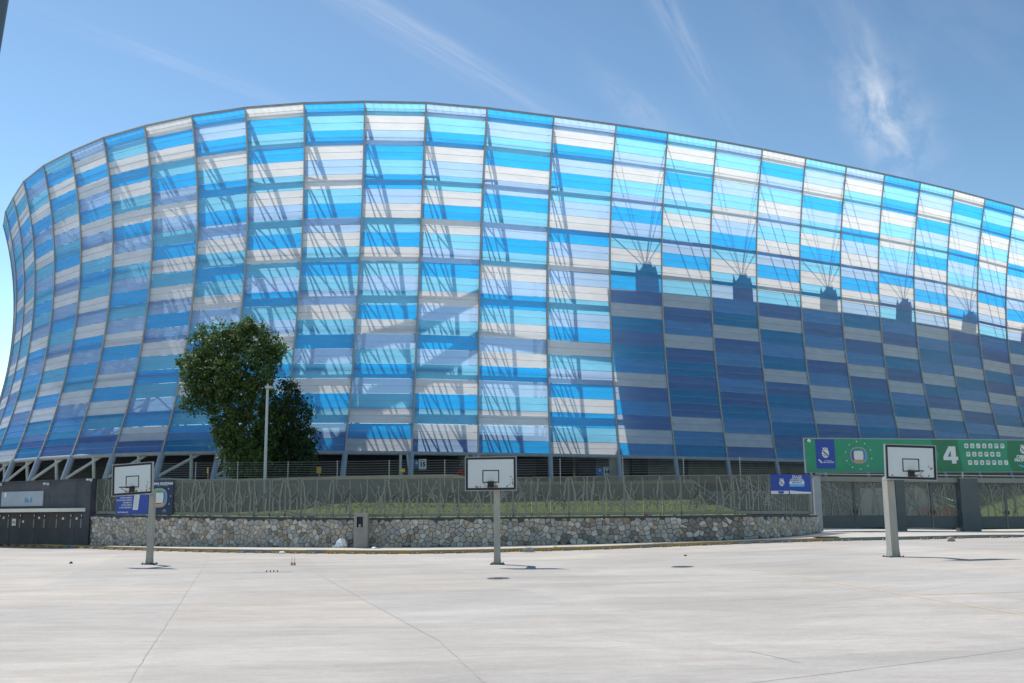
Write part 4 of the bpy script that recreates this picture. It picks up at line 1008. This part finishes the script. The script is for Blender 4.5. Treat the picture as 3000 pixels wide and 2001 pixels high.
for u, v, w_, h_, lab in ((1179, 1378, 15, 9, 'small bright yellow box sign on a post left of the door sign 15'), (934, 1377, 13, 18, 'small yellow notice on a post right of the dark tree'), (609, 1378, 4, 17, 'narrow yellow strip sign left of the large tree')):
    a = at(u, v, 63); t = wempty('yellow_notice', (a.x, a.y, TZ), label=lab, cat='notice', group='yellow notices'); mb = MB(); mb.box(a, (w_*63/F_PX, .08, h_*63/F_PX)); mb.build('plate', mat('yellow_sign', (.72, .42, .03), .5, .1, 4), t)
    mb = MB(); mb.tube((a.x, a.y+.08, TZ-.1), (a.x, a.y+.08, a.z), .03, 6); mb.build('post', STEEL, t)

# ------------------------------------------------------------------ dark ticket building at the left
kl = on_ground(-520, 1582, .15); kr = on_ground(257, 1597, .15); kd = kr-kl; kd.z = 0; kd.normalize(); kn = Vector((kd.y, -kd.x, 0)); KL = (Vector((kr.x, kr.y, 0))-Vector((kl.x, kl.y, 0))).length
kz = kr.z; KH = gzat(kr, 1405)-kz; kf = (Vector((kl.x, kl.y, kz)), kd, Vector((0, 0, 1)), kn)
KM = mat('dark_stone_cladding', (.060, .064, .078), .75, .35, .7, bump=.4, bscale=9, detail=9)
ks = wempty('ticket_building', tuple(kf[0]), label='dark stone ticket office wall with canopy and numbered windows at the left edge', cat='ticket office')
def khit(u, v, off=0.0):
    r = ray(u, v); a = kf[0]+kn*off; t = (a-Vector((0, 0, HC))).dot(kn)/r.dot(kn); q = Vector((0, 0, HC))+r*t-kf[0]; return q.dot(kd), q.z
# cladding slabs, three courses high
nx_ = int(KL/1.25)
mb = MB(); mb.hexa([kf[0]-kn*.04, kf[0]+kd*KL-kn*.04, kf[0]+kd*KL-kn*1.6, kf[0]-kn*1.6], [q+Vector((0, 0, KH-.02)) for q in (kf[0]-kn*.04, kf[0]+kd*KL-kn*.04, kf[0]+kd*KL-kn*1.6, kf[0]-kn*1.6)]); mb.build('wall', KM, ks)
for a in range(nx_):
    for b in range(4):
        m_ = plate(kf, KL*a/nx_+.006, KL*(a+1)/nx_-.006, KH*b/4+.006, KH*(b+1)/4-.006, .045+random.uniform(-.006, .006), -.045); m_.build('cladding_slab', KM, ks)
mb = plate(kf, 0, KL+.06, KH, KH+.06, 1.7, -1.62); mb.build('coping', KM, ks)
# canopy
cz = khit(100, 1500)[1]; mb = MB(); xr = khit(250, 1492)[0]
cpts = [(0, 0), (0, 1.5), (xr-3.0, 1.5), (xr-1.0, 1.05), (xr, .02), (xr, 0)]
lo = [kf[0]+kd*x+kn*o+Vector((0, 0, cz)) for x, o in cpts]; mb.hexa(lo, [q+Vector((0, 0, .20)) for q in lo]); mb.build('canopy', mat('canopy_white', (.70, .68, .63), .8, .08, 1), ks)
x0, z0 = khit(5, 1484); x1, z1 = khit(130, 1438); fk = plate(kf, x0, x1, z0, z1, .05, .012); fk.build('name_board', mat('pale_board', (.30, .35, .43), .6, .06, 1), ks)
put_text('illa B', (z1-z0)*.46, mat('faded_blue_print', (.07, .21, .34), .6, .05, 2), ks, kf, (khit(86, 1466)[0], khit(86, 1466)[1]), .012, off=.064)
mb = MB(); cx_, cz_ = khit(19, 1450); poly(kf, [(cx_+.11*math.cos(t*.628), cz_+.16*math.sin(t*.628)) for t in range(10)], .006, .064, mb); mb.build('round_mark', PW, ks)
for k, (u, num) in enumerate(((2, '2'), (27, '3'), (61, '4'), (102, '5'), (132, '6'), (168, '7'), (209, '8'), (240, '9'))):
    cx_, cz_ = khit(u, 1511); poly(kf, [(cx_+.13*math.cos(t*.628), cz_+.13*math.sin(t*.628)) for t in range(10)], .02, .005).build('number_disc', NAVY, ks); put_text(num, .17, PW, ks, kf, (cx_, cz_), .006, off=.027)
    if k > 0:
        cx_, cz_ = khit(u-5, 1533); plate(kf, cx_-.075, cx_+.075, cz_-.27, cz_+.27, .02, .003).build('ticket_window', BLACK, ks); plate(kf, cx_+.085, cx_+.135, cz_-.25, cz_+.25, .035, .003).build('window_frame', GREY_P, ks)
for u, v in ((11, 1517), (115, 1517), (185, 1519), (225, 1519), (68, 1528)):
    cx_, cz_ = khit(u, v); plate(kf, cx_-.09, cx_+.09, cz_-.065, cz_+.065, .01, .003).build('notice', PW, ks)
cx_, cz_ = khit(41, 1530); plate(kf, cx_-.2, cx_+.2, cz_-.2, cz_+.2, .012, .003).build('poster', PW, ks); plate(kf, cx_-.15, cx_+.15, cz_-.08, cz_+.08, .005, .0155).build('poster_print', GREY_P, ks); plate(kf, cx_-.2, cx_+.2, cz_+.205, cz_+.26, .012, .003).build('poster_header', PURPLE, ks)
for u, v in ((7, 1418), (145, 1417), (271, 1405)):
    cx_, cz_ = khit(u, v); mb = MB(); p = kf[0]+kd*cx_+kn*.2+Vector((0, 0, cz_)); mb.box(p, (.14, .3, .10), X=kd, Y=kn); mb.box(p-kn*.12-Vector((0, 0, .07)), (.06, .06, .08), X=kd, Y=kn); mb.build('security_lamp', PW, ks)

# ------------------------------------------------------------------ basketball hoops
BRD = mat('board_white', (.62, .66, .69), .55, .05, 1.2); RUST = mat('rust', (.30, .15, .07), .9, .4, 20); POSTC = mat('weathered_post', (.33, .325, .30), .8, .12, 2.5, stretch=(3, 3, .6))
IRON = mat('dark_iron', (.022, .022, .028), .6, .2, 6)
BW, BH = 1.85, 1.21
hoop0 = None
def hoop(pu, pv, pz, Y, yaw, arm, board_z, lab, side=0.0, pw=.22, pd=.24, roll_=0.0, bwid=1.0):
    """yaw: angle of the board's face away from straight at the camera; the arm leaves the post top along the board normal"""
    p = at(pu, pv, Y); base = Vector((p.x, p.y, pz)); e_ = empty('basketball_hoop', base, yaw, label=lab, cat='basketball hoop', group='basketball hoops on the concrete court')
    # local frame: -Y faces the camera side
    top = board_z+.02
    mb = MB(); hw, hd = pw/2, pd/2
    mb.hexa([(-hw*1.15, -hd*1.2, 0), (hw*1.15, -hd*1.2, 0), (hw*1.15, hd*1.2, 0), (-hw*1.15, hd*1.2, 0)], [(-hw, -hd, .25), (hw, -hd, .25), (hw, hd, .25), (-hw, hd, .25)])
    mb.hexa([(-hw, -hd, .251), (hw, -hd, .251), (hw, hd, .251), (-hw, hd, .251)], [(-hw*.92, -hd, top), (hw*.92, -hd, top), (hw*.92, hd, top), (-hw*.92, hd, top)])
    mb.build('post', POSTC, e_, local=True)
    mb = MB(); mb.hexa([(-hw*.9, -arm+.10, top+.03), (hw*.9, -arm+.10, top+.03), (hw*.9, hd, top+.003), (-hw*.9, hd, top+.003)], [(-hw*.9, -arm+.10, top+.42), (hw*.9, -arm+.10, top+.42), (hw*.9, hd, top+.10), (-hw*.9, hd, top+.10)])
    mb.build('arm', POSTC, e_, local=True)
    mb = MB(); mb.box((0, 0, .015), (pw+.26, pd+.26, .03))
    for sx in (-1, 1):
        for sy in (-1, 1): mb.tube((sx*(hw+.08), sy*(hd+.08), .03), (sx*(hw+.08), sy*(hd+.08), .07), .02, 6)
    mb.build('base_plate', IRON, e_, local=True)
    ca, sa = math.cos(roll_), math.sin(roll_)
    def T(mb):
        mb.v = [(x*ca-z*sa+side, y-arm, x*sa+z*ca+board_z+BH/2) for x, y, z in mb.v]; return mb
    W = BW*bwid
    mb = MB(); mb.box((0, .05, 0), (W-.06, .06, BH-.06)); bb = T(mb).build('backboard', BRD, e_, local=True)
    mb = MB()
    for z in (-1, 1): mb.box((0, .04, z*(BH/2-.015)), (W, .09, .03))
    for x in (-1, 1): mb.box((x*(W/2-.015), .04, 0), (.03, .09, BH-.06))
    T(mb).build('outer_frame', STEEL, bb, local=True)
    mb = MB(); t = .075
    for z in (-1, 1): mb.box((0, .017, z*(BH/2-.03-t/2)), (W-.06, .006, t))
    for x in (-1, 1): mb.box((x*(W/2-.03-t/2), .017, 0), (t, .006, BH-.06-2*t))
    T(mb).build('border_stripe', IRON, bb, local=True)
    mb = MB(); t = .035; tw, th, tz = .60, .45, -.10
    for z in (-1, 1): mb.box((0, .017, tz+z*(th/2-t/2)), (tw, .006, t))
    for x in (-1, 1): mb.box((x*(tw/2-t/2), .017, tz), (t, .006, th-2*t))
    T(mb).build('target_square', IRON, bb, local=True)
    mb = MB(); rr_ = .225; cz_ = tz-th/2+.02; n = 24
    pts = [(rr_*math.cos(6.283*k/n), -.15-rr_+rr_*math.sin(6.283*k/n), cz_) for k in range(n+1)]; mb.path(pts, .014, 6); rim = T(mb).build('rim', IRON, e_, local=True)
    mb = MB(); mb.box((0, .0, cz_-.07), (.22, .04, .22)); mb.box((0, -.08, cz_-.01), (.16, .16, .02)); T(mb).build('rim_bracket', IRON, e_, local=True)
    mb = MB()
    for sx in (-1, 1):
        c = [(sx*.21, -.38, cz_-.01), (sx*.20, -.26, cz_-.08), (sx*.12, -.10, cz_-.16), (sx*.05, 0, cz_-.19)]; mb.path(c, .009, 5)
    T(mb).build('rim_support', IRON, rim, local=True)['kind'] = 'stuff'
    mb = MB(); rr = random.Random(int(pu))
    spots = [(rr.uniform(-.15, .25), -.46, .05) for _ in range(9)]+[(W/2-.22+rr.uniform(-.09, .09), rr.uniform(-.46, -.1), .03) for _ in range(8)]+[(rr.uniform(-W/2+.2, W/2-.2), -.46, .035) for _ in range(8)]
    for k, (x, z, r_) in enumerate(spots):
        r2 = r_*rr.uniform(.4, 1.0); n_ = len(mb.v); y = .0155-.0004*k
        ring_ = [(x+r2*rr.uniform(.5, 1.1)*math.cos(q*.9), z+r2*rr.uniform(.7, 1.8)*math.sin(q*.9)) for q in range(7)]
        mb.v += [(a_, y, max(b_, -BH/2+.11)) for a_, b_ in ring_]; mb.f.append(tuple(range(n_, n_+7))); mb.m.append(0)
    T(mb).build('rust_stain', RUST, bb, local=True)['kind'] = 'stuff'
    return e_
hoop(1457, 1651, 0.0, 36.9, R(-6), 1.25, 2.62, 'weathered basketball hoop squarely facing the viewer in front of the rubble wall, middle of three', side=-.06)
hoop(438, 1645, 0.01, 39.3, R(-18), 1.25, 2.62, 'basketball hoop turned to the left with a tilted board, in front of the map sign', roll_=R(2.6), pw=.22, pd=.16)
hoop(2617, 1625, .175, 35.6, R(5), 1.25, 2.64, 'basketball hoop turned to the right in front of the gates and the green banner', side=.27, roll_=R(-2.0), bwid=.99, pw=.28, pd=.40)

# ------------------------------------------------------------------ lamp post, meter pillar, small things
def bank_z(y_, s=None): return 1.95
p = at(775, 1405, 56.0); lp = wempty('lamp_post', (p.x, p.y, 1.8), label='slim pale grey lamp post standing in front of the large tree', cat='lamp post')
q = at(786, 1140, 56.0); tp_ = Vector((p.x+.02, p.y, q.z)); mb = MB(); mb.tube((p.x+.02, p.y, 1.7), tp_, .09, 14, .07); mb.build('pole', mat('galvanised', (.42, .46, .52), .45, .06, 2), lp)
mb = MB(); mb.box(tp_+Vector((.10, -.1, .08)), (.34, .5, .14)); mb.box(tp_+Vector((0, 0, .18)), (.08, .08, .25)); mb.build('lamp_head', PIPE, lp)
a, b = on_ground(1042, 1604, .15), on_ground(1079, 1604, .15); c = (a+b)/2; Y = c.y-.1; H1 = gzat(c, 1506)-c.z; wd = (b-a).length
mp_ = empty('meter_pillar', (c.x, c.y-.25, c.z), 0, label='grey concrete meter pillar with a dark recessed window against the rubble wall', cat='meter pillar')
mb = MB(); dz = H1; t = .09; zz0, zz1 = dz*.60, dz*.93; hw = wd/2
mb.box((0, 0, zz0/2), (wd, .5, zz0)); mb.box((0, 0, (zz1+dz)/2), (wd, .5, dz-zz1)); mb.box((-hw+t/2, 0, (zz0+zz1)/2), (t, .5, zz1-zz0)); mb.box((hw-.09, 0, (zz0+zz1)/2), (.18, .5, zz1-zz0)); mb.box((0, .2, (zz0+zz1)/2), (wd-.28, .08, zz1-zz0-.001))
mb.build('pillar', CONC, mp_, local=True)
mb = MB(); x0_, x1_ = -hw+t, hw-.18
for x in (x0_+.02, x1_-.02): mb.box((x, -.256, (zz0+zz1)/2), (.04, .015, zz1-zz0))
for z in (zz0-.01, zz1+.01): mb.box(((x0_+x1_)/2, -.256, z), (x1_-x0_, .015, .04))
mb.build('window_frame', STEEL, mp_, local=True); mb = MB(); mb.box(((x0_+x1_)/2, -.06, (zz0+zz1)/2), (x1_-x0_-.01, .02, zz1-zz0-.02)); mb.build('meter_glass', BLACK, mp_, local=True)
mb = MB(); mb.tube(((x0_+x1_)/2-.02, -.12, zz0+.02), ((x0_+x1_)/2-.02, -.12, zz0+.15), .07, 10); mb.build('meter', PIPE, mp_, local=True)
mb = MB(); mb.box((0, 0, dz+.025), (wd+.05, .55, .05)); mb.build('cap', CONC, mp_, local=True)

def crumple(name, lab, cat, loc, size, m_, seed, group=None, sub=3):
    bm = bmesh.new(); bmesh.ops.create_icosphere(bm, subdivisions=sub, radius=1.0); rr = random.Random(seed)
    from mathutils import noise
    for v in bm.verts:
        n_ = noise.noise(v.co*2.3+Vector((seed*3.1, 0, 0)))*.38+abs(noise.noise(v.co*5+Vector((0, seed, 0))))*.25
        v.co = Vector((v.co.x*size[0], v.co.y*size[1], v.co.z*size[2]))*(1+n_)
        if v.co.z < -size[2]*.6: v.co.z = -size[2]*.6
        v.co.z += size[2]*.6
    me = bpy.data.meshes.new(name); bm.to_mesh(me); bm.free(); me.materials.append(m_); o = link(name, me); o.location = loc
    return tag(o, lab, cat, group)
BAG = mat('white_plastic', (.88, .89, .90), .35, .06, 6)
c = on_ground(1005, 1603, .15); crumple('rubbish_bag', 'knotted white plastic rubbish bag leaning against the foot of the rubble wall', 'rubbish bag', (c.x, c.y-.45, c.z), (.27, .24, .26), BAG, 2)
c = on_ground(985, 1603, .15); crumple('plastic_bag', 'small flat scrap of white plastic beside the rubbish bag', 'litter', (c.x, c.y-.35, c.z), (.16, .10, .06), BAG, 5)
c = on_ground(828, 1622); crumple('paper_litter', 'crumpled white paper lying against the kerb below the tree', 'litter', (c.x, c.y-.12, 0.0), (.13, .10, .07), BAG, 7)
c = on_ground(1098, 1607, .15); crumple('paper_litter', 'white crumpled litter on the pavement right of the meter pillar', 'litter', (c.x, c.y-.2, c.z), (.12, .10, .05), BAG, 9)
c = on_ground(1550, 1618); crumple('rubble_heap', 'broken grey piece of kerb on the pavement edge right of the middle hoop', 'rubble', (c.x, c.y+.1, c.z+.02), (.30, .14, .12), CONC, 11)
c = on_ground(1625, 1613); crumple('rubble_heap', 'small tan lump of rubble on the kerb among the parking blocks', 'rubble', (c.x, c.y+.1, c.z+.02), (.16, .10, .10), TAN, 12)
c = on_ground(208, 1651); crumple('stone_lump', 'small dark stone lying alone on the concrete left of the left hoop', 'stone', (c.x, c.y, 0), (.06, .05, .045), IRON, 13)
c = on_ground(2008, 1629); crumple('stone_lump', 'tiny reddish lump on the concrete in front of the wall', 'stone', (c.x, c.y, c.z), (.06, .05, .035), RUST, 14)
c = on_ground(2784, 1586); crumple('stone_lump', 'pale round stone lying by the kerb in front of the gates', 'stone', (c.x, c.y-.1, c.z), (.16, .12, .13), TAN, 15)
p_, d_, n_, zt, zf = wp(s_of_u(1897)); crumple('red_litter', 'small red scrap lying on top of the rubble wall', 'litter', (p_.x-n_.x*.2, p_.y-n_.y*.2, zt+.10), (.09, .05, .05), mat('red_plastic', (.5, .05, .04), .5, .1, 3), 16)
# thin bollard-like pair of sticks
c = on_ground(858, 1656); t = wempty('marker_stub', (c.x, c.y, 0), label='pair of thin pale stakes with orange feet on the concrete below the tree', cat='marker')
for dx in (-.04, .06):
    mb = MB(); mb.tube((c.x+dx, c.y, .10), (c.x+dx, c.y, .30), .010, 6); mb.build('stake', PIPE, t); mb = MB(); mb.box((c.x+dx, c.y, .05), (.07, .07, .10)); mb.build('foot', mat('orange_foot', (.55, .30, .12), .7, .2, 5), t)
# floor drain bolts, manhole, storm inlet
c = on_ground(797, 1676); t = wempty('drain_grate', (c.x, c.y, 0), label='flat drain strip with four dark bolts set in the concrete below the tree', cat='drain'); mb = MB(); mb.box((c.x, c.y, .004), (1.3, .12, .006)); mb.build('strip', JOINT, t)
for k in range(4): mb = MB(); mb.tube((c.x-.18+k*.12, c.y, .007), (c.x-.18+k*.12, c.y, .055), .02, 8); mb.build('bolt', IRON, t)
for u, v, rx, lab in ((1460, 1695, .36, 'round iron manhole cover in the concrete in front of the middle hoop'), (2000, 1661, .40, 'dark flush manhole cover further right on the concrete')):
    c = on_ground(u, v); t = wempty('manhole_cover', (c.x, c.y, c.z), label=lab, cat='manhole cover', group='manhole covers'); mb = MB(); n = 24
    mb.hexa([(c.x+rx*math.cos(6.283*k/n), c.y+rx*math.sin(6.283*k/n), c.z-.02) for k in range(n)], [(c.x+rx*math.cos(6.283*k/n), c.y+rx*math.sin(6.283*k/n), c.z+.008) for k in range(n)]); mb.build('cover', mat('worn_iron', (.30, .30, .29), .7, .25, 8), t)
    mb = MB()
    for k in range(-3, 4): L = math.sqrt(max(0, rx*rx*.8-(k*.1)**2)); mb.box((c.x, c.y+k*.1, c.z+.012), (2*L, .02, .006))
    mb.build('tread', CONC_D, t)
c = on_ground(2425, 1585); t = wempty('storm_inlet', (c.x, c.y, c.z), label='dark storm drain opening cut into the kerb left of the right hoop', cat='storm drain'); mb = MB(); mb.box((c.x, c.y-.02, c.z+.10), (.95, .10, .14)); mb.build('mouth', IRON, t); mb = MB(); mb.box((c.x, c.y+.25, c.z+.175), (1.15, .55, .03)); mb.build('grate', IRON, t)
# grey leaning mast close by at the upper left edge
a, b = at(-260, 1500, 14), at(5, -40, 14); d = b-a; a2 = a-d*((a.z)/d.z); mt = wempty('leaning_mast', tuple(a2), label='blue-grey leaning mast cutting across the top left corner', cat='mast')
mb = MB(); mb.tube(a2, b+d*.2, .16, 20, .12); mb.build('pole', mat('mast_grey', (.13, .16, .19), .5, .05, 1), mt, smooth=True)
mb = MB(); mb.tube(a2, a2+Vector((0, 0, .05)), .3, 16); mb.build('base_plate', IRON, mt)

# ------------------------------------------------------------------ trees
def leaf_mat(name, c0, c1):
    m = bpy.data.materials.new(name); m.use_nodes = True; t = m.node_tree; t.nodes.clear(); o = t.nodes.new('ShaderNodeOutputMaterial')
    gi_ = t.nodes.new('ShaderNodeNewGeometry'); r = t.nodes.new('ShaderNodeValToRGB'); r.color_ramp.elements[0].color = (*c0, 1); r.color_ramp.elements[1].color = (*c1, 1)
    t.links.new(gi_.outputs['Random Per Island'], r.inputs[0]); b = t.nodes.new('ShaderNodeBsdfPrincipled'); b.inputs['Roughness'].default_value = .5; b.inputs['Specular IOR Level'].default_value = .35
    t.links.new(r.outputs[0], b.inputs['Base Color']); tr = t.nodes.new('ShaderNodeBsdfTranslucent'); t.links.new(r.outputs[0], tr.inputs[0]); mx = t.nodes.new('ShaderNodeMixShader'); mx.inputs[0].default_value = .42
    t.links.new(b.outputs[0], mx.inputs[1]); t.links.new(tr.outputs[0], mx.inputs[2]); t.links.new(mx.outputs[0], o.inputs[0]); return m
def crown(name, blobs, Y, m_, par, dens, lsz, seed, dep=1.0):
    rg = np.random.default_rng(seed); V = []
    for (u, v, r) in blobs:
        c = at(u, v, Y+rg.uniform(-.8, .8)*dep); rm = r*Y/F_PX
        nc = max(5, int(dens*rm**2*1.0))
        for _ in range(nc):
            d = rg.normal(size=3); d /= np.linalg.norm(d); k = rg.uniform(.2, 1.5)**.45
            cc = np.array(c)+d*rm*k*np.array([1, 1.15, 1]); nl = int(rg.integers(16, 34)); cr = rg.uniform(.10, .24)
            P = cc+rg.normal(size=(nl, 3))*cr*np.array([1, 1, .8]); nn = rg.normal(size=(nl, 3))+d*.7+np.array([0, 0, .5]); nn /= np.linalg.norm(nn, axis=1)[:, None]
            a = np.cross(nn, rg.normal(size=(nl, 3))); a /= np.linalg.norm(a, axis=1)[:, None]; b = np.cross(nn, a); s = rg.uniform(.6, 1.25, size=(nl, 1))*lsz
            V.append(np.stack([P-a*s, P-b*s*.55+nn*s*.12, P+a*s, P+b*s*.55+nn*s*.12], 1))
    V = np.concatenate(V); n = len(V); me = bpy.data.meshes.new(name); me.vertices.add(n*4); me.vertices.foreach_set('co', (V.reshape(-1, 3)-np.array(par['origin'])).ravel())
    me.loops.add(n*4); me.loops.foreach_set('vertex_index', np.arange(n*4)); me.polygons.add(n); me.polygons.foreach_set('loop_start', np.arange(n)*4); me.polygons.foreach_set('loop_total', np.full(n, 4)); me.update(); me.validate(); me.materials.append(m_)
    o = link('crown', me, par); return o
BARK = mat('bark', (.10, .08, .06), .95, .3, 9, bump=.8)
LA = leaf_mat('tree_leaf', (.036, .078, .019), (.135, .205, .062)); LB = leaf_mat('dark_leaf', (.022, .050, .019), (.055, .092, .034))
def limbs(par, pts_list):
    mb = MB()
    for pts, r0, r1 in pts_list:
        ps = [at(u, v, Y) for u, v, Y in pts]; n = len(ps)-1
        for k in range(n): mb.tube(ps[k], ps[k+1], r0+(r1-r0)*k/n, 9, r0+(r1-r0)*(k+1)/n)
    mb.build('trunk', BARK, par, smooth=True)
b0 = at(720, 1460, 61); ta = wempty('broadleaf_tree', (b0.x, b0.y, 2.2), label='tall bushy green tree leaning to the left behind the fence', cat='tree')
A_ = [(700, 990, 42), (610, 1000, 42), (650, 1035, 55), (740, 1005, 55), (800, 1015, 34), (565, 1060, 34), (600, 1095, 48), (660, 1110, 62), (735, 1085, 62), (780, 1055, 38), (565, 1185, 26), (610, 1165, 40), (680, 1190, 58), (750, 1160, 48), (548, 1095, 18), (790, 1135, 22), (582, 1130, 30),
      (655, 1250, 34), (720, 1260, 60), (700, 1330, 50), (760, 1340, 62), (730, 1390, 48), (640, 1285, 22), (822, 1020, 16), (668, 1290, 30), (790, 1400, 42), (785, 1330, 45), (790, 1250, 36), (785, 1190, 26), (730, 955, 20), (650, 965, 18)]
crown('crown', A_, 61.5, LA, ta, 64, .11, 5)
limbs(ta, [([(725, 1470, 61.5), (722, 1380, 61.5), (700, 1280, 61.6), (670, 1180, 61.6), (640, 1080, 61.4), (620, 1010, 61.2)], .26, .06), ([(700, 1280, 61.6), (740, 1170, 61.2), (760, 1060, 61.5), (790, 1010, 61.8)], .14, .04), ([(670, 1180, 61.6), (600, 1150, 61.0), (560, 1110, 61.2)], .09, .03), ([(722, 1380, 61.5), (780, 1300, 61.8), (830, 1220, 62)], .14, .04)])
b0 = at(850, 1460, 62); tb = wempty('dark_shrub_tree', (b0.x, b0.y, 2.2), label='darker dense tree right of the lamp post, lower than the leaning tree', cat='tree')
B_ = [(895, 1310, 26), (900, 1360, 22), (800, 1230, 34), (848, 1160, 30), (868, 1210, 42), (840, 1250, 50), (878, 1280, 38), (905, 1268, 16), (850, 1335, 58), (835, 1395, 44), (800, 1300, 46), (880, 1335, 30), (835, 1125, 12), (862, 1128, 10), (822, 1190, 24), (880, 1380, 26), (800, 1380, 40)]
crown('crown', B_, 62.0, LB, tb, 76, .095, 6)
limbs(tb, [([(850, 1470, 62), (848, 1380, 62), (850, 1280, 62), (860, 1180, 62)], .2, .05), ([(848, 1380, 62), (815, 1300, 62)], .1, .04), ([(850, 1330, 62), (885, 1270, 62)], .08, .03)])
b0 = at(1345, 1402, 60); tc_ = wempty('red_bougainvillea', (b0.x, b0.y, TZ-1.2), label='small bush with red flowers peeping over the fence left of the middle hoop', cat='shrub')
crown('crown', [(1340, 1398, 8), (1355, 1388, 8), (1348, 1405, 12)], 60, leaf_mat('red_flower', (.35, .04, .02), (.5, .09, .04)), tc_, 60, .05, 8, .2); limbs(tc_, [([(1346, 1450, 60), (1348, 1395, 60)], .03, .015)])
b0 = at(1365, 1402, 61); td = wempty('climbing_plant', (b0.x, b0.y, TZ-1.2), label='pale green plant climbing beside the middle backboard', cat='shrub')
crown('crown', [(1365, 1345, 8), (1364, 1360, 7), (1368, 1372, 7)], 61, leaf_mat('pale_leaf', (.10, .13, .06), (.2, .22, .12)), td, 60, .05, 9, .2); limbs(td, [([(1366, 1450, 61), (1366, 1345, 61)], .03, .015)])
